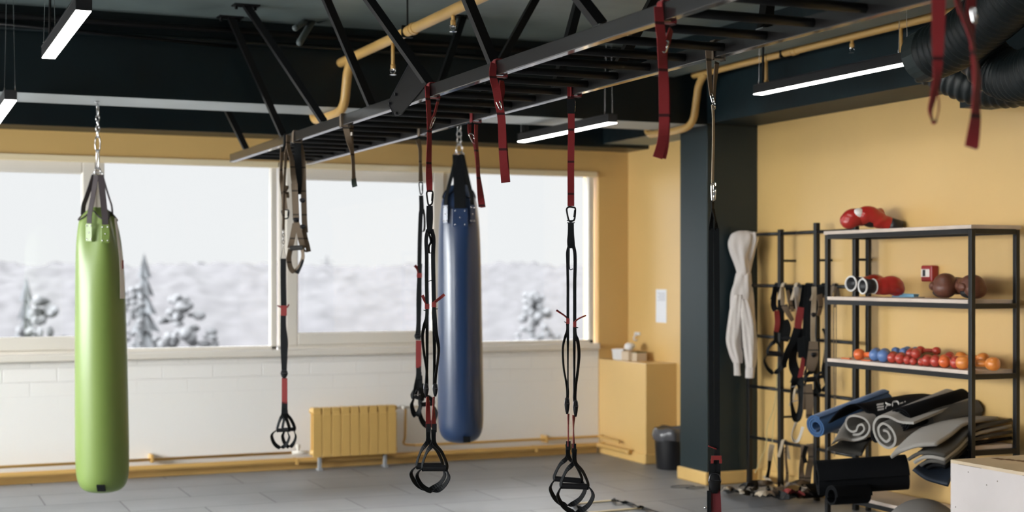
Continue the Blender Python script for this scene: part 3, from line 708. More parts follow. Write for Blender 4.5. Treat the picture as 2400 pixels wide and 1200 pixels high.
bm = BM(); tube(bm, [at_t(974, 795, t_-.02), at_t(986, 795, t_-.02)], .005, 8); obj('steel_bar', bm, STEEL, th)
buckle(th, t_, 979, 789, 16, 14)
strip(th, 'adjuster_webbing', REDK, t_, [(981, 798), (981, 862)], .034)
strip(th, 'webbing', BLKW, t_, [(981, 858, 0), (981, 880, 0), (976, 905, 20), (972, 930, 40)], .032)
handle(th, t_, (984, 880), 905, (967, 925), (990, 930), 965, 985, 975, 9, 0, w=.028, a=30)
handle(th, t_, (986, 900), 925, (984, 945), (1013, 942), 982, 1021, 1001, 11, .05, w=.03, a=25)
strip(th, 'grey_patch', GREY, t_-.01, [(970, 926), (986, 924)], .02, a=90)

t_ = t_rail(1006, 2.38)
th = thing('suspension_trainer', 'red-topped black suspension trainer with twin handles hanging just left of the blue bag', 'suspension trainer', at_t(1006, 205, t_), 'suspension trainers hung on the rig')
rail_wrap(th, RED, 2.38, t_, 1008)
strip(th, 'anchor_webbing', RED, t_, [(1003, 204, 45, -.03), (1003, 225, 55, -.03), (1005, 260, 55), (1006, 300, 55), (1006, 340, 50), (1005, 390, 40), (1006, 420, 20), (1007, 450, 0, 0, .85)], .032)
strip(th, 'back_webbing', RED, t_, [(1028, 222, 60, .06), (1018, 262, 70, .05), (1009, 300, 70, .02), (1008, 420, 60, .01)], .022)
carabiner(th, t_, 1018, 275, 1008, 300, w=3, m=CHROME, r=.0022)
carabiner(th, t_, 1007, 448, 1007, 480, w=7, m=BLK)
strip(th, 'webbing', BLKW, t_, [(1007, 482), (1007, 510, 0, 0, 1.1), (1007, 535, 0, 0, .9), (1007, 548)], .030)
strip(th, 'webbing', BLKW, t_, [(1003, 538, 0), (999, 560), (1000, 600), (1000, 660), (1001, 716)], .018)
strip(th, 'webbing', BLKW, t_, [(1011, 538, 0), (1016, 560), (1015, 600), (1016, 660), (1017, 712)], .020)
strip(th, 'mini_loop', BLKW, t_-.01, [(1004, 545, 60), (1010, 565, 60), (1005, 578, 60), (1006, 592, 60), (1014, 592, 60)], .015)
strip(th, 'mini_loop', BLKW, t_, [(1004, 659, 90), (1012, 657, 90)], .012)
for u, v, tail, hx in ((1001, 712, (990, 692), (993, 727)), (1017, 708, (1042, 690), (1026, 724))):
    strip(th, 'keeper', REDK, t_-.006, [(u, v), (u, v+12)], .022)
    strip(th, 'keeper_tail', REDK, t_, [(u, v+2, 30), ((u+tail[0])/2, v-8, 20), (tail[0], tail[1], 0)], .014)
    strip(th, 'stub', BLKW, t_, [(u, v+16, 80), hx+(80,)], .010)
strip(th, 'webbing', BLKW, t_, [(1001, 722), (1000, 745), (994, 765, 30), (990, 790, 50), (994, 830, 60), (1000, 870, 60), (1000, 902, 30)], .017)
strip(th, 'webbing', BLKW, t_, [(1001, 722), (1001, 745), (1001, 800, 40), (1001, 850, 50), (999, 900, 30)], .015)
strip(th, 'webbing', BLKW, t_, [(1017, 718), (1018, 745, 0, 0, 1.3), (1022, 780, 20), (1028, 815, 50), (1026, 845, 60), (1021, 880, 50), (1019, 902, 30)], .018)
strip(th, 'webbing', BLKW, t_, [(1017, 718), (1017, 745), (1018, 800, 30), (1018, 850, 50), (1018, 902, 30)], .016)
for u in (999, 1020): buckle(th, t_-.01, u, 914, 12, 28)
strip(th, 'adjuster_webbing', REDK, t_, [(1002, 930, 70), (1003, 955, 40), (1004, 1004, 10)], .024)
strip(th, 'adjuster_webbing', REDK, t_, [(1017, 930, 70), (1016, 955, 70), (1017, 1004, 10)], .022)
handle(th, t_, (1004, 1003), 1034, (977, 1085), (1037, 1085), 964, 1042, 1147, 15, .0)
handle(th, t_, (1018, 1003), 1034, (992, 1085), (1049, 1085), 980, 1053, 1147, 15, -.07)

# ---- T6 on the right rail
t_ = t_rail(1338, 2.97)
th = thing('suspension_trainer', 'red-topped black suspension trainer hanging alone in front of the rightmost window pane', 'suspension trainer', at_t(1338, 215, t_), 'suspension trainers hung on the rig')
rail_wrap(th, RED, 2.97, t_, 1336, .04)
strip(th, 'sleeve', BLKW, t_-.005, [(1337, 232, 0, -.01), (1338, 250, 0, -.01), (1338, 266, 0)], .037)
strip(th, 'anchor_webbing', RED, t_, [(1336, 200, 25, -.01), (1338, 240, 0, -.005), (1339, 300, 0), (1338, 380, 0), (1338, 440, 8), (1338, 483, 0)], .032)
carabiner(th, t_, 1345, 236, 1344, 264, w=3, m=STEEL, r=.0025)
carabiner(th, t_, 1338, 486, 1338, 518, w=10, m=BLK, r=.0042)
bm = BM(); k_ = t_/FPX; c = at_t(1338, 519, t_); tube(bm, [c+RGT*9*k_+UP*2*k_, c-RGT*9*k_+UP*2*k_, c-RGT*9*k_-UP*3*k_, c+RGT*9*k_-UP*3*k_], .0025, 6, True); obj('square_ring', bm, STEEL, th)
strip(th, 'webbing', BLKW, t_, [(1338, 521, 0, 0, .95), (1338, 545, 0, 0, 1), (1338, 565, 0, 0, 1.2), (1339, 582, 0, 0, 1.2)], .030)
strip(th, 'webbing', BLKW, t_, [(1335, 572, 0), (1330, 590), (1330, 610), (1331, 660), (1331, 700), (1331, 748)], .013, n=5)
strip(th, 'webbing', BLKW, t_, [(1342, 572, 0), (1347, 590), (1348, 620), (1347, 660), (1347, 700), (1347, 756)], .016)
strip(th, 'mini_loop', BLKW, t_, [(1334, 575, 70), (1334, 600, 75), (1335, 630, 80), (1343, 630, 80)], .010)
for u, v, tail, hx in ((1331, 746, (1304, 727), (1323, 754)), (1347, 754, (1374, 739), (1355, 768))):
    strip(th, 'keeper', REDK, t_-.006, [(u, v), (u, v+13)], .016)
    strip(th, 'keeper_tail', REDK, t_, [(u, v+1, 50), ((u*2+tail[0])/3, v-7, 45), (tail[0], tail[1], 30)], .010)
    strip(th, 'stub', BLKW, t_, [(u, v+13, 80), hx+(80,)], .008)
strip(th, 'webbing', BLKW, t_, [(1330, 758), (1330, 775, 0), (1324, 792, 40), (1319, 818, 55), (1321, 860, 60), (1326, 890, 60), (1330, 912, 20), (1330, 938, 0)], .014)
strip(th, 'webbing', BLKW, t_, [(1331, 758), (1331, 775), (1331, 830, 60), (1331, 912, 60), (1330, 938, 0)], .012)
strip(th, 'webbing', BLKW, t_, [(1347, 766), (1348, 784), (1354, 800, 30), (1357, 830, 40), (1354, 870, 50), (1349, 905, 40), (1347, 932, 10), (1349, 945, 0)], .017)
strip(th, 'webbing', BLKW, t_, [(1346, 766), (1346, 784), (1346, 850, 50), (1346, 932, 50), (1348, 945, 0)], .013)
for u, v in ((1329, 951), (1349, 957)): buckle(th, t_-.01, u, v, 12, 36)
strip(th, 'adjuster_webbing', REDK, t_, [(1332, 970, 60), (1332, 1000, 75), (1332, 1046, 75)], .016)
strip(th, 'adjuster_webbing', REDK, t_, [(1345, 973, 40), (1344, 1005, 78), (1345, 1050, 55)], .018)
handle(th, t_, (1332, 1044), 1074, (1300, 1119), (1365, 1124), 1291, 1372, 1189, 13, .05)
handle(th, t_, (1345, 1050), 1080, (1314, 1128), (1377, 1130), 1307, 1388, 1197, 14, -.05)

# ---- T7 against the pillar
t_ = t_rail(1672, 2.97)
th = thing('suspension_trainer', 'tan-topped black suspension trainer hanging in front of the dark pillar', 'suspension trainer', at_t(1668, 150, t_), 'suspension trainers hung on the rig')
rail_wrap(th, TAN, 2.97, t_, 1664, .034)
strip(th, 'anchor_webbing', TAN, t_, [(1658, 120, 20, -.03), (1660, 155, 40, -.02), (1664, 195, 50), (1667, 225, 55)], .026)
strip(th, 'back_webbing', TAN, t_, [(1685, 140, 40, .06), (1682, 165, 45, .05), (1677, 205, 60, .03), (1674, 240, 60, .01)], .024)
carabiner(th, t_, 1667, 220, 1672, 243, w=3, m=CHROME, r=.0022)
carabiner(th, t_, 1673, 242, 1673, 256, w=3, m=CHROME, r=.0022)
strip(th, 'anchor_webbing', TAN2, t_, [(1670, 246, 60), (1672, 280, 62), (1672, 330, 62), (1671, 380, 62), (1670, 430, 60)], .022)
carabiner(th, t_, 1670, 430, 1670, 470, w=3, m=CHROME, r=.0024); carabiner(th, t_, 1675, 428, 1674, 468, w=2.5, m=CHROME, r=.0024)
strip(th, 'webbing', BLKW, t_, [(1670, 470, 50), (1670, 490, 60), (1667, 520, 40), (1666, 540, 20)], .02)
strip(th, 'webbing', BLKW, t_, [(1671, 490, 50), (1676, 515, 60), (1679, 540, 20)], .02)
strip(th, 'webbing', BLKW, t_, [(1667, 535), (1666, 700), (1667, 900), (1668, 1048)], .018)
strip(th, 'webbing', BLKW, t_, [(1679, 535), (1680, 700), (1680, 900), (1680, 1120)], .022)
strip(th, 'keeper_tail', REDK, t_-.01, [(1660, 1045, 80), (1668, 1048, 80), (1679, 1052, 80)], .012)
strip(th, 'keeper', REDK, t_-.012, [(1679, 1068), (1679, 1078)], .040)
strip(th, 'keeper', REDK, t_-.012, [(1669, 1076), (1669, 1086)], .010); strip(th, 'keeper', REDK, t_-.012, [(1689, 1076), (1689, 1086)], .010)
strip(th, 'webbing', BLKW, t_, [(1675, 1080), (1675, 1120), (1675, 1150)], .046)
buckle(th, t_-.012, 1675, 1132, 30, 44)
strip(th, 'adjuster_webbing', mat('deep_red_webbing', (.12, .008, .012), .7), t_, [(1675, 1140), (1678, 1200), (1678, 1300)], .042)
strip(th, 'webbing', BLKW, t_-.01, [(1662, 1150), (1662, 1200), (1662, 1300)], .016)
bm = BM(); ball(bm, at_t(1653, 1190, t_), .006, seg=10); obj('rivet', bm, CHROME, th, smooth=True)
handle(th, t_, (1675, 1290), 1320, (1635, 1370), (1715, 1370), 1625, 1725, 1440, 16)

# ================================================================ PUNCHING BAGS
GREEN = mat('green_vinyl', (.17, .25, .055), .42, spec=.5, coat=.25, coat_r=.22, bump=.05, bump_s=6)
BLUE = mat('navy_blue_vinyl', (.018, .042, .108), .28, spec=.6, coat=.35, coat_r=.2, bump=.05, bump_s=6)
WEBG = mat('dark_grey_webbing', (.045, .035, .038), .7)
def link(bm, c, h, w, r, s):
    pts = [c+UP*h/2*math.cos(a)+s*w/2*math.copysign(abs(math.sin(a))**.7, math.sin(a)) for a in [2*PI*i/16 for i in range(16)]]
    tube(bm, pts, r, 8, True)
def bag(name, label, u_top, Yc, m, prof, strapm, patchm, studm, straps, chain, bottom_tag, cx):
    t = at_z(u_top, 300, 2.735); base = None
    hook = at_y(u_top, 250, Yc); tt = depth(hook); k = tt/FPX
    P = lambda u, v, dt=0: at_t(u, v, tt)+FWD*dt
    Q = lambda u, v, dt=0: at_t(u, v, tt+dt)
    th = thing(name, label, 'punching bag', (hook.x, hook.y, 2.735), 'punching bags hung from the cross beam')
    bm = BM(); lathe(bm, [(.018, 2.733), (.018, 2.725), (.006, 2.722), (.006, 2.70)], (hook.x, hook.y, 0), 12); obj('ceiling_hook', bm, STEEL, th)
    for i, (v0, v1, w, r) in enumerate(chain):
        bm = BM(); f = v0+1 if i else HOR-(2.71-EYE)/tt*FPX
        a = 35+(90 if i % 2 else 0); s = wdir(a)
        c = P(cx(0)+(w if 0 else 0), (f+v1)/2); link(bm, c, (v1-f)*k, w*k, r, s); obj('chain_link', bm, STEEL, th, smooth=True)
    # body with a pinched top
    rings = []
    n = 40
    bm = BM(); R = []
    for j, (v, hw, fold) in enumerate(prof):
        u = cx((v-prof[0][0])/(prof[-1][0]-prof[0][0])); c = P(u, v)
        ring = []
        for i in range(n):
            a = 2*PI*i/n; rr = hw*k*(1-fold*.5*(1+math.cos(4*a+.6)))
            q = c+wdir(math.degrees(a))*rr
            if fold > .25: q = q+UP*(.03*math.cos(4*a+.6))*min(1, hw/40)
            ring.append(bm.verts.new(q))
        R.append(ring)
    for A, B in zip(R, R[1:]):
        for i in range(n): bm.faces.new((A[i], A[(i+1) % n], B[(i+1) % n], B[i]))
    bm.faces.new(R[0]); bm.faces.new(R[-1])
    body = obj('body', bm, m, th, smooth=True, sub=1)
    top = chain[-1][1]
    bm = BM(); jr = 3; uu = cx((prof[jr][0]-prof[0][0])/(prof[-1][0]-prof[0][0])); cc = P(uu, prof[jr][0]); hw, fold = prof[jr][1], prof[jr][2]
    tube(bm, [cc+wdir(math.degrees(a))*(hw*k*(1-fold*.5*(1+math.cos(4*a+.6)))*1.012)+UP*.03*math.cos(4*a+.6) for a in [2*PI*i/60 for i in range(60)]], .0045, 6, True)
    obj('seam_piping', bm, strapm, th, smooth=True)
    for (u0, u1, v1, w0, ang, pv) in straps:
        # each strap lies against the skin: find its bearing from the horizontal offset
        hw = [p[1] for p in prof if p[0] >= v1-3][0]*1.03
        x = max(-1, min(1, (u1-cx(.1))/hw)); front = pv > 0
        dt = -math.sqrt(max(0, 1-x*x))*hw*k*(1 if front else -1)
        d1 = dt-.004 if front else dt
        st = [Q(u0, top-2, 0), Q(u0*.65+u1*.35, top+(v1-top)*.35, dt*.35), Q(u0*.3+u1*.7, top+(v1-top)*.7, dt*.8), Q(u1, v1, d1), Q(u1+(u1-cx(.1))*.05, v1+22, d1*1.04)]
        nrm = wdir(ang)
        bm = BM(); ribbon(bm, spline(st, 5), w0, nrm, .005); obj('strap', bm, strapm, th)
        if front:
            c = Q(u1+(u1-cx(.1))*.06, v1+40, d1*1.10-.006); pw = w0*1.35/2
            bm = BM(); obox(bm, c, nrm*pw, wdir(ang+90)*.004, UP*21*k); pt = obj('strap_patch', bm, patchm, th, bevel=.003)
            bm = BM()
            for a_, b_ in ((-.6, .75), (.6, .75), (0, 0), (-.6, -.75), (.6, -.75)):
                ball(bm, c+nrm*pw*a_+UP*21*k*b_-FWD*.004, .0055, seg=8)
            obj('rivets', bm, studm, pt, smooth=True)
    # D ring gathering the straps
    bm = BM(); link(bm, P(cx(0), top-2), .035, .07, .004, RGT); obj('ring', bm, STEEL, th, smooth=True)
    c = P(cx(1)+bottom_tag[0], bottom_tag[1]); bm = BM(); hwb = .35*.5
    obox(bm, Q(cx(1)+bottom_tag[0], bottom_tag[1], -bottom_tag[2]), RGT*.026, UP*.020+(-FWD)*.012, (FWD*.006+UP*.003)); obj('drain_tab', bm, BLKW, th)
    return th, P, k, tt
prof_g = [(486, 10, .2), (490, 24, .5), (498, 38, .42), (506, 46, .40), (520, 48, .34), (550, 52, .24), (590, 55.5, .13), (650, 57.5, .05), (760, 59, .02), (900, 60.5, .01), (1020, 61.5, 0), (1090, 61.5, 0), (1120, 59, 0), (1137, 53, 0), (1147, 44, 0), (1152, 30, 0), (1154, 12, 0)]
gb, P, k_, tt = bag('punching_bag', 'long bright green punching bag on a steel chain, hanging at the left', 227, 9.80, GREEN, prof_g, WEBG, GREEN, STEEL,
    [(226, 210, 505, .034, -12, 1), (236, 246, 508, .040, 12, 1), (220, 196, 482, .03, 40, -1), (240, 262, 484, .03, -60, -1)],
    [(236, 246, 5, .004), (242, 272, 13, .004), (270, 284, 8, .0045), (282, 296, 8, .0045), (293, 308, 8, .0045), (305, 322, 8, .0045), (318, 356, 12, .0042), (350, 396, 15, .0045), (392, 412, 14, .004)],
    (-4, 1144, .165), lambda f: 229+4*min(1, f*4)+8*f)
# white flap label with a small red mark on the shaded right flank
bm = BM(); pts = [at_t(u, v, tt-.06) for u, v in ((271, 512), (277, 560), (283, 600), (286, 650), (287, 700))]
ribbon(bm, spline(pts, 5), [.012+.0012*i for i in range(len(spline(pts, 5)))], wdir(50), .003); lb = obj('side_label', bm, PVC, gb)
bm = BM(); obox(bm, at_t(288, 620, tt-.075), wdir(50)*.006, wdir(140)*.001, UP*.028); obj('label_mark', bm, REDK, lb)
bm = BM()
for a0 in range(4):
    A = [math.radians(a0*90+8+i*8.2) for i in range(10)]; pass
prof_b = [(432, 12, .2), (438, 26, .45), (446, 38, .38), (456, 43, .28), (475, 47, .18), (510, 50.5, .10), (560, 51.5, .05), (640, 52, .02), (780, 53, .01), (900, 54, 0), (975, 54.5, 0), (1005, 52.5, 0), (1022, 46, 0), (1032, 36, 0), (1037, 20, 0), (1038, 8, 0)]
bag('punching_bag', 'dark blue punching bag hanging behind the twin-handled trainer in the middle', 1076, 9.80, BLUE, prof_b, BLKW, BLUE, CHROME,
    [(1074, 1078, 470, .085, 0, 1), (1084, 1106, 462, .03, 30, 1), (1070, 1046, 462, .03, -30, 1), (1078, 1092, 440, .04, 20, -1)],
    [(270, 290, 9, .0045), (288, 308, 14, .0045), (305, 322, 12, .0045), (318, 340, 16, .0045), (336, 364, 16, .005)],
    (14, 1030, .15), lambda f: 1076+4*f)
# ================================================================ HEATING
RADM = mat('yellow_radiator_enamel', (.66, .42, .13), .4, coat=.2)
xa, xb, ya = 3.17, 3.89, 11.47
rd = thing('radiator', 'low yellow sectional radiator standing on grey feet below the window', 'radiator', ((xa+xb)/2, 11.53, .1))
n = 9; sw = (xb-xa)/n
for i in range(n):
    x = xa+i*sw; bm = BM()
    box(bm, x+.002, x+sw-.002, ya, ya+.012, .108, .455); box(bm, x+sw*.4, x+sw*.6, ya+.012, ya+.09, .115, .505)
    box(bm, x+.004, x+sw-.004, ya+.07, ya+.085, .115, .50); box(bm, x+.006, x+sw-.006, ya+.01, ya+.085, .47, .512)
    obox(bm, (x+sw/2, ya+.012, .470), V((sw*.42, 0, 0)), V((0, .004, .022)), V((0, .004, -.002)))
    obj('section', bm, RADM, rd, bevel=.004)
for z in (.145, .485):
    bm = BM(); tube(bm, [(xa-.012, ya+.05, z), (xb+.012, ya+.05, z)], .02, 12); obj('header_tube', bm, RADM, rd, smooth=True)
FOOT = mat('grey_foot', (.33, .34, .35), .5)
for x in (xa+.07, xb-.09):
    bm = BM(); box(bm, x-.014, x+.014, ya+.03, ya+.06, .012, .125); box(bm, x-.02, x+.02, ya+.005, ya+.08, 0, .014); obj('foot', bm, FOOT, rd, bevel=.003)
PY = 11.56
t = thing('heating_pipe', 'thin yellow heating pipe running along the wall above the thicker one', 'pipe', (2, PY, .15))
bm = BM(); tube(bm, [(X0+.05, PY, .148), (3.02, PY, .148)], .012, 10); obj('pipe_run', bm, YELPIPE, t, smooth=True)
bm = BM(); tube(bm, spline([(4.08, PY, .16), (4.6, PY, .158), (5.76, PY, .158), (5.80, PY, .158), (5.81, 11.50, .158), (5.81, 11.16, .150)], 6), .012, 10); obj('pipe_run', bm, YELPIPE, t, smooth=True)
for x in (1.9, 5.3):
    bm = BM(); box(bm, x-.012, x+.012, PY-.018, Y1, .125, .185); obj('pipe_bracket', bm, YELPIPE, t, bevel=.003)
t = thing('heating_pipe', 'thick yellow heating pipe running along the wall just above the baseboard', 'pipe', (2, PY, .08))
bm = BM(); tube(bm, spline([(X0+.05, PY, .082), (2, PY, .082), (5.70, PY, .082), (5.79, PY-.01, .082), (5.81, 11.45, .082), (5.81, 10.98, .082)], 8), .023, 12); obj('pipe_run', bm, YELPIPE, t, smooth=True)
for x in (3.06, 4.3, 5.2):
    bm = BM(); box(bm, x-.012, x+.012, PY-.026, Y1-.03, .05, .10); obj('pipe_bracket', bm, YELPIPE, t, bevel=.003)
WP = mat('white_pipe', (.72, .68, .6), .4)
t = thing('radiator_connection', 'white and yellow pipe stub with a valve joining the radiator on its right', 'pipe', (3.95, PY, .16))
bm = BM(); tube(bm, spline([(3.90, 11.52, .485), (3.96, 11.52, .487), (4.04, 11.54, .483), (4.12, 11.60, .483), (4.20, 11.66, .48)], 4), .010, 10); obj('upper_pipe', bm, WP, t, smooth=True)
bm = BM(); tube(bm, [(3.94, 11.52, .487), (3.97, 11.52, .487)], .018, 10); tube(bm, [(3.955, 11.52, .487), (3.955, 11.48, .487)], .014, 10); obj('valve', bm, WP, t, smooth=True)
bm = BM(); tube(bm, spline([(3.985, 11.53, .475), (3.985, 11.53, .40), (3.985, 11.54, .24), (3.985, 11.56, .175), (4.08, PY, .16)], 5), .011, 10); obj('lower_pipe', bm, YELPIPE, t, smooth=True)
t = thing('radiator_valve', 'small pale valve where the thin heating pipe meets the radiator on its left', 'valve', (3.08, PY, .15))
bm = BM(); tube(bm, [(3.02, PY, .148), (3.15, 11.53, .148)], .014, 10); tube(bm, [(3.07, PY, .135), (3.07, PY-.01, .19)], .012, 10); obj('valve_body', bm, WP, t, smooth=True)
bm = BM(); tube(bm, [(3.07, PY-.01, .185), (3.07, PY-.01, .212)], .02, 12); obj('valve_knob', bm, WP, t)

# ================================================================ RIGHT WALL: LADDER RACK
TUBE_ = mat('charcoal_tube_paint', (.007, .0075, .0085), .4, spec=.4)
lx = 6.03
lad = thing('wall_ladder_rack', 'black steel tube rack standing against the yellow wall, hung with straps', 'rack', (lx, 8.8, 0))
LY = [9.44, 9.02, 8.57, 8.12]
for i, y in enumerate(LY):
    bm = BM(); box(bm, lx-.018, lx+.018, y-.018, y+.018, 0, 1.93 if i != 2 else 1.965)
    obj('post', bm, TUBE_, lad, bevel=.004)
LZ = [1.90, 1.515, 1.135, .75, .365]
for z in LZ:
    for y0, y1 in zip(LY[1:], LY):
        bm = BM(); tube(bm, [(lx, y0+.018, z), (lx, y1-.018, z)], .012, 12); obj('rung', bm, TUBE_, lad, smooth=True)
for y in LY[1:]:
    for z in (1.7, .55):
        bm = BM(); tube(bm, [(lx+.018, y, z), (X1, y, z)], .009, 8); obj('wall_bracket', bm, TUBE_, lad)

# ================================================================ SHELVING UNIT
SX0, SX1, SY0, SY1 = 5.76, 6.09, 6.66, 8.06
PLY = mat('pale_plywood_edge', (.62, .52, .44), .55, noise_s=5, noise_a=.12)
sh = thing('shelving_unit', 'black steel shelving unit with pale plywood boards against the yellow wall', 'shelf', ((SX0+SX1)/2, (SY0+SY1)/2, 0))
for x in (SX0, SX1):
    for y in (SY0, SY1):
        bm = BM(); box(bm, x-.015, x+.015, y-.015, y+.015, 0, 1.862); obj('post', bm, TUBE_, sh, bevel=.003)
SZ = [1.887, 1.452, 1.042, .602, .165]
for z in SZ:
    bm = BM(); zt = z-.022
    for x in (SX0, SX1): box(bm, x-.014, x+.014, SY0+.015, SY1-.015, zt-.03, zt)
    for y in (SY0, SY1): box(bm, SX0+.015, SX1-.015, y-.014, y+.014, zt-.03, zt)
    o = obj('shelf_frame', bm, TUBE_, sh)
    bm = BM()
    if z > 1.8: box(bm, SX0-.02, SX1+.02, SY0-.02, SY1+.02, zt, z)
    else: box(bm, SX0-.016, SX1-.0155, SY0+.0155, SY1-.0155, zt, z)
    obj('shelf_board', bm, PLY, sh, bevel=.002)

# ================================================================ BOXING GLOVES
def meta(name, parent, m, parts, vox=.006, sm=6):
    bm = BM()
    for f in parts: f(bm)
    o = obj(name, bm, m, parent, smooth=True)
    r = o.modifiers.new('remesh', 'REMESH'); r.mode = 'VOXEL'; r.voxel_size = vox; r.use_smooth_shade = True
    s = o.modifiers.new('smooth', 'CORRECTIVE_SMOOTH' if 0 else 'SMOOTH'); s.factor = .5; s.iterations = sm
    return o
GR = mat('red_glove_leather', (.42, .022, .018), .32, coat=.4)
GW = mat('white_glove_leather', (.78, .76, .73), .4)
GB = mat('black_glove_leather', (.012, .012, .014), .4)
GBR = mat('brown_glove_leather', (.13, .045, .025), .42, noise_s=20, noise_a=.2)
def glove(name, label, c, dirv, upv, fist_m, cuff_m, group, s=1.0, patch=None, trim=None, palm=None, laces=False, side=1):
    """c = centre of the fist, dirv = from cuff to fist"""
    d = V(dirv).normalized(); u = V(upv); u = (u-d*u.dot(d)).normalized(); sd = d.cross(u)*side; c = V(c)
    t = thing(name, label, 'boxing glove', c-u*.055*s, group)
    Q = Matrix((d, sd, u)).transposed().to_quaternion() if side > 0 else Matrix((d, -sd, u)).transposed().to_quaternion()
    def el(o, r): return lambda bm: ball(bm, c+(d*o[0]+sd*o[1]+u*o[2])*s, (r[0]*s, r[1]*s, r[2]*s), Q, 20)
    meta('fist', t, fist_m, [el((0, 0, .006), (.080, .058, .054)), el((.035, 0, -.012), (.052, .056, .046)), el((-.045, 0, 0), (.065, .052, .050)), el((-.10, 0, 0), (.055, .044, .042))])
    meta('thumb', t, fist_m, [el((-.035, .048, .004), (.045, .020, .022)), el((.008, .056, -.002), (.036, .019, .021)), el((-.075, .030, .0), (.035, .022, .024))])
    a = c-d*.115*s; b = c-d*.185*s
    bm = BM(); loft(bm, [(a, sd*.041*s, u*.039*s), (a-d*.02*s, sd*.043*s, u*.041*s), (b, sd*.046*s, u*.044*s), (b-d*.002*s, sd*.040*s, u*.038*s), (b+d*.03*s, sd*.037*s, u*.034*s)], 24)
    cu = obj('cuff', bm, cuff_m, t, smooth=True)
    if trim:
        bm = BM(); tube(bm, [b+sd*.043*s*math.cos(q)+u*.041*s*math.sin(q) for q in [2*PI*i/24 for i in range(24)]], .005*s, 8, True); obj('cuff_trim', bm, trim, cu, smooth=True)
        bm = BM(); tube(bm, [a+sd*.0415*s*math.cos(q)+u*.0395*s*math.sin(q) for q in [2*PI*i/24 for i in range(24)]], .004*s, 8, True); obj('cuff_trim', bm, trim, cu, smooth=True)
    if patch:
        bm = BM(); ball(bm, c+(u*.030-d*.02)*s-FWD*.022*s, (.040*s, .034*s, .030*s), Q, 18); obj('back_patch', bm, patch, t, smooth=True)
    if palm:
        bm = BM(); ball(bm, c+(-u*.030+d*.0)*s+sd*.012*s, (.055*s, .046*s, .026*s), Q, 16); obj('palm', bm, palm, t, smooth=True)
    if laces:
        bm = BM()
        for k in range(4):
            p = a-d*(.0-.02*k)*s+u*.041*s; tube(bm, spline([p-sd*.02*s, p+u*.006, p+sd*.02*s+d*.01], 4), .0025, 6)
        tube(bm, spline([a+u*.04*s, a+u*.02-sd*.05*s, a-u*.03-sd*.06*s, a-u*.045-sd*.03*s+d*.04], 5), .0025, 6)
        obj('laces', bm, GW, t, smooth=True)
    return t
B = lambda u, v, X: at_x(u, v, X)
glove('boxing_glove', 'red boxing glove with a white back patch lying on the top shelf, front one', B(2002, 512, 5.86), RGT*-1-FWD*.35-UP*.12, UP*1-FWD*.6, GR, GR, 'red gloves on the top shelf', patch=GW, s=1.12, laces=True)
glove('boxing_glove', 'red boxing glove with black cuff lying behind its mate on the top shelf', B(2040, 508, 5.95), RGT*-1+UP*.38, UP*1+FWD*.2, GR, GB, 'red gloves on the top shelf', s=1.15, palm=GB)
glove('boxing_glove', 'red glove with white-rimmed cuff at the far left of the middle shelf', B(2050, 667, 6.0), RGT*1+FWD*.6-UP*.04, UP, GR, GB, 'white-rimmed gloves on the middle shelf', s=1.15, trim=GW)
glove('boxing_glove', 'red glove on the middle shelf with a white-rimmed black cuff, the one lying in front', B(2088, 671, 5.86), RGT*1+FWD*.35, UP-FWD*.4, GR, GB, 'white-rimmed gloves on the middle shelf', s=1.12, trim=GW, side=-1)
glove('boxing_glove', 'brown leather boxing glove on the middle shelf, left one of the pair', B(2216, 670, 5.87), RGT*-.35+UP*.05-FWD*.95, UP, GBR, GBR, 'brown gloves on the middle shelf', s=1.3, palm=GB)
glove('boxing_glove', 'brown leather boxing glove behind the front post on the middle shelf', B(2279, 672, 5.88), RGT*.12-UP*.02-FWD*1, UP, GBR, GBR, 'brown gloves on the middle shelf', s=1.22, palm=GB)
p = B(2122, 688, 5.92); t = thing('hand_wrap', 'pale blue folded hand wrap lying flat between the red and brown gloves', 'hand wrap', (p.x, p.y, SZ[1]))
LB = mat('pale_blue_cloth', (.16, .33, .46), .8)
bm = BM()
for k in range(3): bar(bm, (p.x-.02+.02*k, p.y+.09-.03*k, SZ[1]+.006+.008*k), (p.x+.03, p.y-.07, SZ[1]+.006+.007*k), .05, .008)
obj('wrap', bm, LB, t, bevel=.003)
bm = BM(); bar(bm, (p.x+.02, p.y-.07, SZ[1]+.005), (p.x+.03, p.y-.14, SZ[1]+.004), .02, .004); obj('tape_end', bm, GREY, t)

# ================================================================ DUMBBELLS
OR_ = mat('orange_vinyl', (.72, .14, .03), .35, coat=.3); RD_ = mat('red_vinyl', (.48, .05, .03), .35, coat=.3)
BL_ = mat('pale_blue_vinyl', (.10, .19, .42), .4, coat=.2); AM_ = mat('amber_vinyl', (.78, .26, .05), .35, coat=.3)
DBS = {}
def dumbbell(kind, m, c, ang, label, s=1.0):
    L = .055
    if (kind, s) not in DBS:
        t = thing('dumbbell', label, 'dumbbell', (0, 0, 0), 'vinyl dumbbells on the third shelf')
        for sg in (-1, 1):
            bm = BM(); loft(bm, [(V((sg*(L+x)*s, 0, 0)), V((0, r*s, 0)), V((0, 0, r*s))) for x, r in ((-.012, .014), (-.006, .024), (.008, .031), (.022, .033), (.036, .031), (.046, .024), (.050, .012))], 18)
            obj('weight_head', bm, m, t, smooth=True)
        bm = BM(); tube(bm, [V((-L*s, 0, 0)), V((0, 0, 0)), V((L*s, 0, 0))], [.014*s, .0165*s, .014*s], 14); obj('grip', bm, m, t, smooth=True)
        DBS[(kind, s)] = t
    else:
        t = copy_tree(DBS[(kind, s)], label=label)
    t.location = c; t.rotation_euler = (0, 0, math.radians(ang)); return t
zd = SZ[2]
def dpos(u, X, z): q = at_x(u, 800, X); return (X, q.y, z)
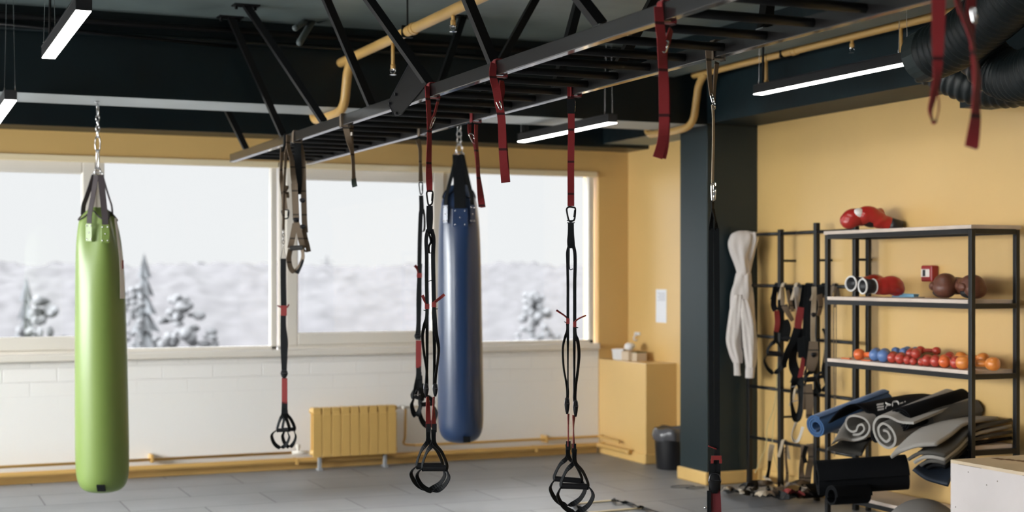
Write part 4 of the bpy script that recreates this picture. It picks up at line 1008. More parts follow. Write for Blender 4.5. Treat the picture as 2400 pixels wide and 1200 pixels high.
dd = [('o', OR_, 2014, 5.80, 0, -62, 'orange dumbbell at the far left end of the dumbbell shelf, lying lengthwise', 1.0),
 ('b', BL_, 2051, 5.83, 0, 50, 'pale blue dumbbell in the front row, left of its blue twin', 1.05), ('b', BL_, 2071, 5.79, 0, 50, 'pale blue dumbbell in the front row, right of its blue twin', 1.1),
 ('b', BL_, 2100, 5.98, .030, 20, 'pale blue dumbbell raised at the back, left one', .8), ('b', BL_, 2119, 5.98, .030, 20, 'pale blue dumbbell raised at the back, right one', .8),
 ('r', RD_, 2092, 5.80, 0, 50, 'red dumbbell in the front row touching the front blue one', .9), ('r', RD_, 2110, 5.79, 0, 50, 'red dumbbell in the front row, second from the blue ones', .88),
 ('r', RD_, 2127, 5.79, 0, 50, 'small red dumbbell in the front row below the stacked red ones', .72), ('r', RD_, 2141, 5.79, 0, 50, 'small red dumbbell under the stacked red pair', .62),
 ('r', RD_, 2147, 5.80, .040, 50, 'red dumbbell stacked on top of the small red one', .8), ('r', RD_, 2134, 5.9, .03, 48, 'red dumbbell at the back behind the front red row', .8),
 ('r', RD_, 2160, 5.79, 0, 50, 'smallest red dumbbell, squeezed right of the stacked pair', .62), ('r', RD_, 2173, 5.79, 0, 50, 'red dumbbell right of the stacked pair', .9), ('r', RD_, 2193, 5.79, 0, 50, 'red dumbbell just left of the orange one', .9),
 ('r', RD_, 2158, 5.97, .055, -75, 'red dumbbell lying lengthwise across the back of the row', .70),
 ('o', OR_, 2214, 5.79, 0, 50, 'orange dumbbell in the front row right of the red ones', .98), ('r', RD_, 2224, 5.92, .02, 48, 'red dumbbell at the back behind the front orange one', .85),
 ('r', RD_, 2240, 5.80, 0, 50, 'red dumbbell wedged between two orange ones', .92), ('a', AM_, 2252, 5.97, .02, -78, 'amber dumbbell lying at the back near the right post', .95), ('r', RD_, 2276, 5.97, .01, 50, 'red dumbbell showing behind the rightmost amber one', .8),
 ('a', AM_, 2257, 5.78, 0, -68, 'amber dumbbell lying lengthwise behind the right front post', 1.1)]
for k, m, u, X, dz, a, lb, s in dd:
    s = round(s*1.12, 3)
    hx, hy, hz = dpos(u, X, zd+.0335*s+dz); L = .075*s
    dumbbell(k, m, (hx+L*math.cos(math.radians(a)), hy+L*math.sin(math.radians(a)), hz), a, lb, s)
for i, u in enumerate((1985, 2033)):
    q = at_x(u, 846, 5.80); bm = BM(); bar(bm, (5.79, q.y+.04, zd+.004), (5.80, q.y-.04, zd+.004), .02, .007); tag(obj('loose_clip', bm, OR_), ('flat orange clip lying at the left end of the dumbbell shelf', 'flat orange clip lying in front of the leftmost orange dumbbell')[i], 'clip')

# ================================================================ MATS
MB_ = mat('blue_foam_mat', (.022, .08, .20), .75, sheen=.2, bump=.1, bump_s=200); MK = mat('black_foam_mat', (.0035, .004, .005), .8, spec=.12, bump=.1, bump_s=200)
MG = mat('grey_foam_mat', (.33, .31, .28), .8, bump=.1, bump_s=200); MG2 = mat('dark_grey_foam_mat', (.075, .07, .062), .8, bump=.1, bump_s=200); MN = mat('navy_foam_mat', (.012, .02, .035), .6)
def rolled(name, label, m, near, far, r1, r0=.02, th=.009, turns=None, flat=.92, ph=0, group='exercise mats piled on the lowest shelf'):
    turns = turns or (r1-r0)/(th*1.15); bm = BM()
    extrude_profile(bm, spiral(r1-th/2, r0, turns, flat, ph, 14), near, far, th)
    return tag(obj(name, bm, m, smooth=False, loc=near), label, 'mat', group)
def mp(u, v, t): return at_t(u, v, t)
rolled('rolled_mat', 'blue rolled foam mat sticking out at the left of the mat pile', MB_, mp(1912, 1000, 9.12), mp(2075, 938, 9.5), .082, .032, .013, 2.6, ph=1)
# draped black mat with white lettering
def sheet(name, label, m, prof, near, far, th, extra=None, grp='exercise mats piled on the lowest shelf'):
    bm = BM(); extrude_profile(bm, prof, near, far, th); return tag(obj(name, bm, m, loc=near), label, 'mat', grp)
blk = thing('draped_mat', 'black foam mat with white lettering draped over the blue roll and the grey rolls', 'mat', mp(2030, 985, 9.0), 'exercise mats piled on the lowest shelf')
bm = BM()
def surf(bm, grid, th, m=0):
    """sheet through a grid of points, with thickness"""
    H, Wd = len(grid), len(grid[0]); S = []
    rows = [spline(r, 4) for r in grid]; cols = list(zip(*rows)); cols = [spline(c, 4) for c in cols]; G = [list(r) for r in zip(*cols)]
    N = []
    for j in range(len(G)):
        nr = []
        for i in range(len(G[0])):
            a = G[min(j+1, len(G)-1)][i]-G[max(j-1, 0)][i]; b = G[j][min(i+1, len(G[0])-1)]-G[j][max(i-1, 0)]
            n = a.cross(b); nr.append(n.normalized() if n.length > 1e-9 else UP)
        N.append(nr)
    A = [[bm.verts.new(p+n*th/2) for p, n in zip(r, nr)] for r, nr in zip(G, N)]; Bv = [[bm.verts.new(p-n*th/2) for p, n in zip(r, nr)] for r, nr in zip(G, N)]
    h, w = len(G), len(G[0])
    for j in range(h-1):
        for i in range(w-1):
            bm.faces.new((A[j][i], A[j][i+1], A[j+1][i+1], A[j+1][i])).material_index = m; bm.faces.new((Bv[j][i], Bv[j+1][i], Bv[j+1][i+1], Bv[j][i+1])).material_index = m
    for j in range(h-1):
        for i in (0, w-1): bm.faces.new((A[j][i], A[j+1][i], Bv[j+1][i], Bv[j][i])).material_index = m
    for i in range(w-1):
        for j in (0, h-1): bm.faces.new((A[j][i], A[j][i+1], Bv[j][i+1], Bv[j][i])).material_index = m
G1 = [[mp(1942, 992, 8.95), mp(1968, 962, 8.98), mp(2003, 948, 9.02), mp(2030, 965, 9.0), mp(2050, 985, 8.95), mp(2076, 982, 8.88), mp(2110, 985, 8.8), mp(2150, 975, 8.75)],
      [mp(1985, 972, 9.1), mp(2003, 952, 9.15), mp(2030, 945, 9.18), mp(2055, 948, 9.12), mp(2080, 958, 9.05), mp(2105, 962, 9.0), mp(2135, 958, 8.93), mp(2180, 948, 8.88)],
      [mp(2040, 945, 9.42), mp(2055, 940, 9.42), mp(2080, 934, 9.4), mp(2105, 930, 9.35), mp(2130, 926, 9.3), mp(2160, 924, 9.2), mp(2180, 926, 9.1), mp(2215, 930, 9.0)]]
surf(bm, G1, .010); obj('foam_sheet', bm, MK, blk, smooth=True)
def letter(strokes, w=.011):
    bm = BM()
    for s in strokes:
        ribbon(bm, spline([mp(2080+(u-2080)*1.12-6, 951+(v-951)*1.2, 8.93-(v-950)*.004) for u, v in s], 4), w, UP*1+RGT*.12-FWD*.6, .002)
    return bm
LET = mat('white_print', (.62, .6, .56), .7)
obj('printed_letter', letter([[(2063, 949), (2077, 947)], [(2064, 954), (2078, 952)], [(2065, 959), (2078, 957)]], .013), LET, blk)
obj('printed_letter', letter([[(2081, 945), (2086, 948), (2092, 949.5), (2086, 950), (2082, 953), (2082, 956)]], .011), LET, blk)
obj('printed_letter', letter([[(2096, 951), (2096, 945), (2099, 943), (2105, 942.5), (2108, 945), (2109, 948)]], .012), LET, blk)
obj('printed_letter', letter([[(2112, 946.5), (2118, 944.5)], [(2121, 943), (2123, 943)]], .009), LET, blk)
# rolls beneath
K_ = 8.95/FPX*1.18
def prof_px(pts, c, k=K_): return [((u-c[0])*k, -(v-c[1])*k) for u, v in pts]
bm = BM(); extrude_profile(bm, prof_px([(1962, 1034), (1978, 1026), (1999, 1027), (2019, 1022), (2033, 1010), (2036, 996), (2028, 984), (2012, 979), (1994, 980), (1984, 990), (1986, 1004), (1996, 1011), (2006, 1008), (2011, 998), (2020, 995), (2024, 1004), (2014, 1014), (1998, 1017)], (2006, 1000)), mp(2006, 1000, 8.95), mp(2125, 962, 9.4), .013)
tag(obj('rolled_mat', bm, MG, loc=mp(2006, 1000, 8.95)), 'grey foam mat loosely rolled, open end folded like an S, under the black mat', 'mat', 'exercise mats piled on the lowest shelf')
bm = BM(); extrude_profile(bm, prof_px([(2140, 990), (2110, 990), (2086, 982), (2064, 984), (2051, 998), (2050, 1018), (2060, 1036), (2078, 1044), (2092, 1036), (2096, 1020), (2088, 1004), (2072, 996), (2060, 1006), (2062, 1022), (2074, 1032), (2084, 1024), (2080, 1012), (2070, 1010)], (2078, 1012)), mp(2078, 1012, 8.7), mp(2235, 946, 9.2), .015)
tag(obj('rolled_mat', bm, MG, loc=mp(2078, 1012, 8.7)), 'grey foam mat rolled into a spiral below the lettered mat', 'mat', 'exercise mats piled on the lowest shelf')
rolled('rolled_mat', 'black foam roll beside the tight grey roll, only its ring end showing', MK, mp(2052, 1022, 8.8), mp(2160, 978, 9.2), .036, .014, .008, 2, flat=1.35, ph=2)
rolled('rolled_mat', 'long black foam roll on top of the pile reaching up to the right post', MK, mp(2110, 985, 8.72), mp(2272, 934, 9.1), .085, .02, .009, 4)
rolled('rolled_mat', 'dark grey foam roll at the back of the pile, round end behind the right post', MG2, mp(2170, 988, 8.78), mp(2285, 962, 8.92), .078, .02, .009, 4)
def pile(name, label, m, rows, th=.019): bm = BM(); surf(bm, rows, th); o = obj(name, bm, m, loc=rows[0][0]); [setattr(p, 'use_smooth', True) for p in o.data.polygons]; return tag(o, label, 'mat', 'exercise mats piled on the lowest shelf')
pile('folded_mat', 'grey foam mat hanging down at the left of the pile below the S-rolled one', MG,
  [[mp(1948, 1042, 8.9), mp(1970, 1030, 8.95), mp(2000, 1032, 8.98), mp(2030, 1026, 8.95)], [mp(1965, 1015, 9.0), mp(1985, 1008, 9.05), mp(2010, 1018, 9.1), mp(2035, 1010, 9.05)], [mp(1985, 985, 9.2), mp(2005, 982, 9.2), mp(2030, 990, 9.2), mp(2060, 985, 9.2)]])
pile('folded_mat', 'thin grey foam mat folded under the left hanging one, its pale edge lowest', MG2,
  [[mp(1938, 1052, 8.87), mp(1965, 1056, 8.9), mp(1995, 1062, 8.92), mp(2020, 1066, 8.92)], [mp(1960, 1040, 9.0), mp(1985, 1045, 9.05), mp(2008, 1048, 9.05), mp(2030, 1046, 9.05)], [mp(1990, 1010, 9.2), mp(2010, 1012, 9.2), mp(2035, 1016, 9.2), mp(2060, 1012, 9.2)]])
pile('folded_mat', 'light grey foam mat bending down over the front of the pile', MG,
  [[mp(2088, 1072, 8.3), mp(2112, 1058, 8.3), mp(2150, 1045, 8.25), mp(2195, 1042, 8.2)], [mp(2112, 1044, 8.45), mp(2145, 1028, 8.45), mp(2185, 1020, 8.4), mp(2232, 1018, 8.35)], [mp(2160, 1006, 8.62), mp(2195, 995, 8.62), mp(2235, 990, 8.6), mp(2268, 992, 8.5)], [mp(2240, 984, 8.85), mp(2265, 980, 8.85), mp(2300, 978, 8.75), mp(2340, 980, 8.65)]])
for i, (dv, mm, lb) in enumerate(((14, MG2, 'dark grey mat directly beneath the light grey folded one, topmost of the bent stack'), (28, MG, 'grey mat in the bent stack, between two dark ones'), (42, MG2, 'dark grey mat low in the bent stack'), (56, MK, 'black mat at the bottom of the bent stack'))):
    pile('folded_mat', lb, mm, [[mp(2128+i*14, 1078+i*7, 8.28), mp(2150+i*12, 1064+i*9, 8.26), mp(2180+i*8, 1062+i*10, 8.22), mp(2215, 1070+i*9, 8.2)], [mp(2160+i*12, 1050+dv*.5, 8.40), mp(2190+i*9, 1040+dv*.6, 8.38), mp(2220+i*6, 1038+dv*.5, 8.34), mp(2245, 1036+dv*.6, 8.3)],
        [mp(2205+i*6, 1010+dv*.7, 8.56), mp(2235+i*4, 1004+dv*.7, 8.54), mp(2262, 1000+dv*.8, 8.5), mp(2285, 996+dv*.8, 8.45)], [mp(2270, 984+dv, 8.80), mp(2295, 981+dv, 8.78), mp(2330, 976+dv, 8.72), mp(2372, 970+dv, 8.62)]])
pile('folded_mat', 'navy foam mat drooping lowest beside the wooden box', MN, [[mp(2140, 1100, 8.24), mp(2170, 1122, 8.22), mp(2200, 1132, 8.2), mp(2222, 1138, 8.17)], [mp(2160, 1086, 8.34), mp(2185, 1096, 8.32), mp(2212, 1102, 8.3), mp(2240, 1104, 8.27)], [mp(2210, 1062, 8.6), mp(2240, 1062, 8.58), mp(2270, 1058, 8.54), mp(2290, 1054, 8.5)]])
# rolls at floor level
rolled('foam_roll', 'big black foam roll lying along the bottom board', MK, mp(1915, 1122, 9.25), mp(2125, 1108, 9.2), .122, .05, .014, 3, flat=1, group='black rolls at the foot of the shelves')
rolled('foam_roll', 'smaller black foam roll with ring-shaped end below the big one', MK, mp(1948, 1162, 9.0), mp(2030, 1158, 9.1), .068, .040, .012, 1.6, flat=1, group='black rolls at the foot of the shelves')
rolled('foam_roll', 'black roll lying furthest left beside the heap of straps', MK, mp(1884, 1153, 10.12), mp(1925, 1150, 10.22), .06, .02, .012, 2, flat=1, group='black rolls at the foot of the shelves')

# balance dome, wooden box
c = (5.38, 6.62); t = thing('balance_dome', 'grey half-ball balance trainer on the floor left of the wooden box', 'balance trainer', (*c, 0))
bm = BM(); lathe(bm, [(.24, .0), (.262, .01), (.266, .04), (.25, .055)], (*c, 0), 40); obj('base', bm, mat('pale_grey_plastic', (.5, .5, .5), .4), t, smooth=True)
bm = BM(); lathe(bm, [(.248, .055)]+[(.246*math.cos(a), .055+.275*math.sin(a)) for a in [i*PI/2/12 for i in range(12)]]+[(.01, .33)], (*c, 0), 40); obj('dome', bm, mat('grey_rubber_dome', (.13, .12, .11), .5), t, smooth=True)
WOOD = mat('birch_plywood_face', (.60, .55, .53), .55, noise_s=3, noise_a=.06); WOODT = mat('birch_plywood_top', (.62, .50, .34), .5, noise_s=4, noise_a=.10)
bx = thing('wooden_jump_box', 'pale birch plywood jump box at the bottom right corner', 'box', (5.6, 5.85, 0))
x0, x1, y0, y1, h = 5.27, 5.87, 5.36, 6.26, .60
bm = BM(); box(bm, x0, x0+.018, y0, y1, 0, h-.018); obj('side_panel', bm, WOOD, bx, bevel=.001)
bm = BM(); box(bm, x1-.018, x1, y0, y1, 0, h-.018); obj('side_panel', bm, WOOD, bx, bevel=.001)
bm = BM(); box(bm, x0+.018, x1-.018, y0, y0+.018, 0, h-.018); obj('end_panel', bm, WOOD, bx)
bm = BM(); box(bm, x0+.018, x1-.018, y1-.018, y1, 0, h-.018); obj('end_panel', bm, WOOD, bx)
bm = BM(); box(bm, x0, x1, y0, y1, h-.018, h); obj('top_panel', bm, WOODT, bx, bevel=.001)
bm = BM()
for ya_, yb_ in ((6.20, 6.02), (5.72, 5.55)): box(bm, x0-.0006, x0+.006, yb_, ya_, h-.0185, h-.0165)
for yy, zz in ((6.12, .55), (5.98, .50), (6.22, .35), (6.20, .12), (5.9, .53)): box(bm, x0-.0008, x0+.002, yy-.003, yy+.003, zz-.003, zz+.003)
obj('joint_marks', bm, mat('joint_brown', (.12, .09, .06), .8), bx)  # dark brown joint lines and dots on the side panel
bm = BM(); r = random.Random(3)
for k in range(9):
    q = at_z(2334+k*8.5, 1074+k*.8+(k % 3)*.6, h+.0008)
    if q.x < x1-.02: obox(bm, q, V((.018+.01*r.random(), -.004, 0)), V((.002, .013, 0)), UP*.0006)
obj('burned_lettering', bm, mat('burned_mark', (.16, .08, .03), .8), bx)

# fire call point
q = at_x(2187, 641, X1); t = thing('fire_call_point', 'small red alarm box with white panel on the yellow wall above the middle shelf', 'alarm box', (X1, q.y, q.z))
bm = BM(); box(bm, X1-.055, X1, q.y-.055, q.y+.055, q.z-.052, q.z+.052); obj('housing', bm, mat('red_plastic', (.33, .02, .02), .4), t, bevel=.01)
bm = BM(); box(bm, X1-.058, X1-.054, q.y-.032, q.y+.05, q.z-.022, q.z+.028); pn = obj('panel', bm, PVC, t, bevel=.002)
bm = BM(); box(bm, X1-.060, X1-.057, q.y+.005, q.y+.03, q.z-.018, q.z+.024); obj('window', bm, GB, pn)

# far corner: paper, ledge clutter, bin
pa, pb = at_x(1537.5, 678, X1-.002), at_x(1562, 757, X1-.002)
PAP = mat('white_paper', (.80, .81, .84), .7)
t = thing('notice_sheet', 'white printed sheet taped to the yellow wall left of the dark pillar', 'paper', (X1, (pa.y+pb.y)/2, (pa.z+pb.z)/2))
bm = BM(); box(bm, X1-.003, X1-.0005, pb.y, pa.y, pb.z, pa.z); obj('paper', bm, PAP, t)
bm = BM()
for k in range(7): z = pa.z-.03-k*.011; box(bm, X1-.0038, X1-.003, pb.y+.02, pa.y-.02-(k % 3)*.02, z-.002, z+.002)
obj('printed_lines', bm, mat('grey_print', (.45, .46, .5), .8), t)
WPL = mat('white_plastic', (.80, .79, .78), .35); CARD = mat('beige_card', (.62, .50, .36), .7)
LZt = .845
q = at_z(1451, 848, LZt); q = V((5.96, at_x(1451, 840, 5.96).y, LZt))
t = thing('plastic_tub', 'square white plastic tub on the yellow ledge, leftmost', 'tub', q)
bm = BM(); loft(bm, [(q, V((.06, 0, 0)), V((0, .06, 0))), (q+UP*.09, V((.072, 0, 0)), V((0, .072, 0)))], 4); obj('tub', bm, WPL, t)
bm = BM(); tube(bm, [q+UP*.09+V((.074*math.cos(a), .074*math.sin(a), 0)) for a in [i*PI/2 for i in range(4)]], .004, 6, True); obj('rim', bm, WPL, t)
q = V((6.0, at_x(1477, 840, 6.0).y, LZt)); t = thing('card_box', 'beige card box on the yellow ledge under the paper bundle', 'box', q)
bm = BM(); box(bm, q.x-.055, q.x+.055, q.y-.07, q.y+.06, LZt, LZt+.075); obj('carton', bm, CARD, t, bevel=.003)
bm = BM(); box(bm, q.x-.052, q.x+.052, q.y-.066, q.y+.056, LZt+.075, LZt+.079); obj('lid', bm, CARD, t)
bm = BM(); q2 = q+UP*.115; 
for k in range(5): ball(bm, q2+V((random.uniform(-.02, .02), random.uniform(-.03, .03), random.uniform(-.006, .012))), (.045, .05, .030), seg=12)
o = obj('tissue_bundle', bm, WPL, smooth=True, loc=q+UP*.08); tag(o, 'crumpled white tissue bundle lying on the beige card box', 'tissue')
q = V((6.03, at_x(1496, 840, 6.03).y, LZt)); t = thing('wooden_holder', 'small pale box with dark slot on the ledge, right of the tissue bundle', 'box', q)
bm = BM(); box(bm, q.x-.05, q.x+.05, q.y-.06, q.y+.06, LZt, LZt+.07); obj('body', bm, CARD, t, bevel=.003)
bm = BM(); box(bm, q.x-.052, q.x+.05, q.y-.062, q.y+.062, LZt+.07, LZt+.078); obj('slot', bm, mat('dark_brass', (.12, .09, .02), .5), t)
q = at_x(1495, 789, X1); t = thing('wall_hook', 'small pale hook plate on the wall above the ledge', 'hook', (X1, q.y, q.z))
bm = BM(); box(bm, X1-.012, X1, q.y-.05, q.y+.05, q.z+.015, q.z+.04); obj('plate', bm, WPL, t, bevel=.003)
bm = BM(); tube(bm, spline([(X1-.01, q.y, q.z+.02), (X1-.04, q.y, q.z-.005), (X1-.035, q.y, q.z-.03), (X1-.012, q.y, q.z-.03)], 4), .008, 8); obj('hook', bm, WPL, t, smooth=True)
q = (5.93, 10.47); t = thing('waste_bin', 'black waste bin with a grey bag over its rim behind the dark pillar', 'bin', (*q, 0))
bm = BM(); lathe(bm, [(.118, 0), (.122, .01), (.138, .27), (.142, .30), (.136, .30), (.12, .03)], (*q, 0), 32); obj('bin_body', bm, GB, t, smooth=True)
bm = BM(); R = []
for z, r_ in ((.24, .148), (.27, .155), (.31, .152), (.335, .140), (.34, .128), (.30, .12)):
    R.append([bm.verts.new((q[0]+r_*(1+.045*math.sin(a*7+z*50))*math.cos(a), q[1]+r_*(1+.045*math.sin(a*9))*math.sin(a), z+.006*math.sin(a*5))) for a in [2*PI*i/48 for i in range(48)]])
for A, Bq in zip(R, R[1:]):
    for i in range(48): bm.faces.new((A[i], A[(i+1) % 48], Bq[(i+1) % 48], Bq[i]))
obj('bin_bag', bm, mat('grey_translucent_bag', (.10, .10, .11), .25, coat=.5), t, smooth=True)

# ================================================================ HOODIE on the first rack post
HOOD = mat('cream_fleece', (.62, .57, .53), .9, sheen=.3, bump=.5, bump_s=16)
tH = at_x(1742, 600, 6.0).dot(FWD)-.03; tH = depth(V((5.99, 9.40, 0)))
hd = thing('hoodie', 'cream hooded sweatshirt hanging by its hood on the first rack post', 'sweatshirt', at_t(1742, 545, tH))
def rg(u, v, hw, dp, dt=0): k = tH/FPX; return (at_t(u, v, tH)+FWD*dt, RGT*hw*k*1.12, FWD*dp)
def fold_loft(bm, rings, n=40, amp=.10, ph=0):
    amp *= 1.9
    R = []
    P_ = [spline([V(r[i]) for r in rings], 5) for i in range(3)]
    for j, (c, a, b) in enumerate(zip(*P_)):
        R.append([bm.verts.new(c+(a*math.cos(q)+b*math.sin(q))*(1+amp*math.sin(q*5+ph+j*.12)+amp*.5*math.sin(q*9-j*.2))) for q in [2*PI*k/n for k in range(n)]])
    for A, Bq in zip(R, R[1:]):
        for i in range(n): bm.faces.new((A[i], A[(i+1) % n], Bq[(i+1) % n], Bq[i]))
    bm.faces.new(R[0]); bm.faces.new(R[-1])
bm = BM(); fold_loft(bm, [rg(1742, 541, 9, .03), rg(1742, 549, 24, .06), rg(1738, 568, 28, .075), rg(1736, 590, 23, .08), rg(1738, 612, 18, .07), rg(1742, 632, 15, .05), rg(1743, 645, 14, .045)], amp=.05)
hh = obj('hood', bm, HOOD, hd, smooth=True)
bm = BM(); fold_loft(bm, [rg(1762, 544, 8, .02, -.03), rg(1763, 560, 10, .03, -.03), rg(1758, 590, 9, .03, -.02), rg(1752, 620, 8, .03), rg(1748, 640, 8, .03)], amp=.08); obj('hood_fold', bm, HOOD, hh, smooth=True)
bm = BM(); fold_loft(bm, [rg(1743, 640, 14, .045), rg(1741, 660, 17, .05), rg(1739, 685, 22, .055), rg(1738, 720, 23, .06), rg(1740, 755, 22, .06), rg(1745, 785, 18, .05), rg(1750, 815, 12, .03)], amp=.07)
obj('torso', bm, HOOD, hd, smooth=True)
bm = BM(); fold_loft(bm, [rg(1730, 690, 10, .04, -.02), rg(1724, 730, 14, .05, -.04), rg(1719, 770, 15, .05, -.05), rg(1716, 800, 14, .05, -.05), rg(1722, 830, 13, .045, -.05), rg(1727, 850, 9, .035, -.05)], amp=.06)
sl = obj('sleeve', bm, HOOD, hd, smooth=True)
bm = BM(); fold_loft(bm, [rg(1725, 848, 7, .03, -.05), rg(1725, 860, 6.5, .028, -.05), rg(1726, 879, 7.5, .03, -.05)], amp=.03); obj('cuff', bm, HOOD, sl, smooth=True)
bm = BM(); fold_loft(bm, [rg(1742, 700, 10, .04, -.03), rg(1747, 740, 15, .05, -.07), rg(1751, 780, 15, .05, -.08), rg(1754, 820, 13, .045, -.08), rg(1755, 845, 11, .04, -.08), rg(1755, 860, 9, .035, -.08)], amp=.06)
sl = obj('sleeve', bm, HOOD, hd, smooth=True)
bm = BM(); fold_loft(bm, [rg(1755, 858, 9, .035, -.08), rg(1754, 870, 9.5, .035, -.08), rg(1753, 884, 9, .033, -.08)], amp=.03); obj('cuff', bm, HOOD, sl, smooth=True)
bm = BM(); fold_loft(bm, [rg(1760, 770, 6, .03), rg(1766, 790, 6, .025), rg(1768, 812, 3.5, .015), rg(1768, 822, 1.5, .01)], amp=.1); obj('hem_corner', bm, HOOD, hd, smooth=True)

# ================================================================ STRAPS ON THE RACK
rt = lambda u: u
def rack_item(label, u, m, pieces, rung=1, w=.035, name='suspension_trainer', grp='trainers and straps hung on the wall rack', cat='suspension trainer'):
    """hung over the rung of the rack; pieces: (part name, material, points, width)"""
    z = LZ[rung]; X = lx; p = at_x(u, 700, X); Y = p.y; t0 = depth(V((X, Y, 0)))-.05
    th = thing(name, label, cat, (X, Y, z), grp)
    pts = [(X-.05, Y, z-.10), (X-.022, Y, z-.02), (X-.010, Y, z+.018), (X+.010, Y, z+.018), (X+.022, Y, z-.02), (X+.04, Y, z-.12)]
    bm = BM(); ribbon(bm, spline(pts, 4), w, V((0, 1, 0)), .004); obj('rung_loop', bm, m, th)
    for i, (nm, mm, P_, ww) in enumerate(pieces):
        strip(th, nm, mm, t0-.02*(i % 3), P_, ww)
    return th, t0
BW, RW, TW = BLKW, REDK, TAN
th, t0 = rack_item('black trainer with a red section and big handle loop, leftmost on the wall rack', 1822, BW, [
    ('webbing', BW, [(1818, 672, 20), (1815, 690, 30), (1813, 715, 10), (1818, 728, 0)], .045), ('webbing', BW, [(1830, 672, 10), (1832, 700, 20), (1830, 740, 0), (1833, 780, 10)], .05),
    ('adjuster_webbing', RW, [(1820, 728, 20), (1822, 755, 0), (1819, 778, 20)], .04), ('adjuster_webbing', RW, [(1830, 735, 60), (1832, 762, 40)], .03), ('bundle', BW, [(1838, 750, 0), (1842, 770, 0, 0, 1.3), (1838, 800, 0)], .06)])
handle(th, t0-.03, (1818, 775), 798, (1799, 822), (1832, 824), 1792, 1836, 874, 12, 0, w=.03)
rack_item('tan and white harness strap looped on the wall rack beside the leftmost trainer', 1838, TAN2, [
    ('webbing', TAN2, [(1833, 672, 50), (1833, 690, 30), (1835, 715, 20)], .03), ('webbing', TW, [(1838, 715, 0), (1848, 735, 20), (1858, 752, 40)], .045),
    ('webbing', TW, [(1846, 680, 40), (1852, 705, 30), (1858, 730, 20)], .03), ('webbing', BW, [(1848, 672, 0), (1854, 700, 0), (1857, 725, 0)], .05)], name='harness_strap', cat='strap')
rack_item('pale grey narrow strap hanging short between the black trainers on the wall rack', 1869, TAN2, [('webbing', mat('pale_grey_webbing', (.42, .38, .34), .8), [(1866, 672, 0), (1868, 700, 30), (1870, 732, 50)], .035)], name='narrow_strap', cat='strap')
th, t0 = rack_item('wide black trainer with bright red section in the middle of the wall rack, longest one', 1894, BW, [
    ('webbing', BW, [(1888, 668, 20), (1884, 700, 20), (1880, 722, 10)], .06), ('adjuster_webbing', RW, [(1877, 720, 0), (1873, 745, 0, 0, 1.2), (1870, 770, 0, 0, 1.1)], .045),
    ('webbing', BW, [(1868, 770, 0), (1858, 800, 10), (1846, 825, 20), (1838, 850, 30), (1840, 862, 50)], .05), ('webbing', BW, [(1876, 768, 0), (1866, 800, 20), (1858, 835, 30), (1860, 860, 10), (1868, 880, 0), (1862, 900, 10)], .07),
    ('webbing', BW, [(1896, 668, 10), (1893, 710, 0), (1892, 750, 0), (1890, 790, 0)], .06), ('bundle', BW, [(1880, 790, 0), (1885, 815, 0, 0, 1.4), (1882, 840, 0)], .07)])
strip(th, 'adjuster_webbing', RW, t0-.04, [(1884, 838, 10), (1880, 862, 0), (1875, 886, 0)], .034)
strip(th, 'foot_loop', BW, t0-.05, [(1866, 885, 0), (1857, 910, 50), (1855, 940, 60), (1860, 970, 40), (1867, 982, 0), (1875, 965, -50), (1878, 930, -50), (1876, 895, -20), (1874, 885, 0)], .05)
strip(th, 'foot_loop', BW, t0-.03, [(1856, 905, 80), (1866, 902, 80), (1874, 908, 80)], .04); strip(th, 'grey_patch', mat('grey_label', (.25, .25, .27), .7), t0-.07, [(1854, 907, 80), (1866, 905, 80)], .02); strip(th, 'grey_patch', mat('grey_label', (.25, .25, .27), .7), t0-.07, [(1856, 942, 80), (1870, 938, 80)], .02)
th, t0 = rack_item('black trainer hanging behind the middle post of the wall rack', 1905, BW, [
    ('webbing', BW, [(1902, 668, 0), (1900, 720, 0), (1898, 790, 0)], .05), ('webbing', BW, [(1893, 790, 0), (1896, 830, 20), (1892, 860, 40)], .06), ('webbing', TW, [(1900, 800, 40), (1898, 830, 20), (1894, 850, 30)], .03)])
th, t0 = rack_item('tan trainer with buckles hanging long beside the middle post of the wall rack', 1912, TW, [
    ('webbing', TAN2, [(1908, 672, 0), (1908, 700, 20), (1906, 735, 0)], .035), ('webbing', TAN2, [(1906, 735, 0), (1905, 780, 20), (1907, 815, 0)], .034), ('webbing', TW, [(1908, 800, 0), (1906, 840, 0, 0, 1.3), (1900, 870, 20)], .055),
    ('webbing', TW, [(1896, 845, 30), (1890, 862, 60), (1886, 880, 40)], .035), ('webbing', TW, [(1890, 905, 10), (1888, 940, 20), (1886, 960, 40)], .04), ('webbing', TW, [(1896, 900, 10), (1898, 940, 0), (1896, 980, 20)], .05)])
for v in (738, 832): buckle(th, t0-.05, 1907, v, 12, 10)
handle(th, t0, (1905, 850), 868, (1888, 884), (1915, 882), 1886, 1918, 925, 12, 0, w=.04)
th, t0 = rack_item('black and tan trainer bunched right of the middle post, its cord ends dangling', 1932, BW, [
    ('webbing', BW, [(1925, 672, 0), (1930, 685, 0, 0, 1.4), (1938, 680, 0)], .06), ('webbing', TW, [(1920, 690, 20), (1924, 715, 40), (1918, 740, 50)], .05), ('cord', TW, [(1932, 692, 60), (1934, 760, 60), (1932, 850, 60)], .008), ('cord', TW, [(1938, 692, 60), (1937, 800, 60), (1938, 900, 60)], .008),
    ('webbing', BW, [(1928, 770, 40), (1935, 785, 20), (1934, 820, 50), (1930, 862, 30), (1935, 900, 50)], .022)])
handle(th, t0, (1930, 862), 872, (1915, 880), (1938, 876), 1912, 1940, 916, 9, 0, w=.03)
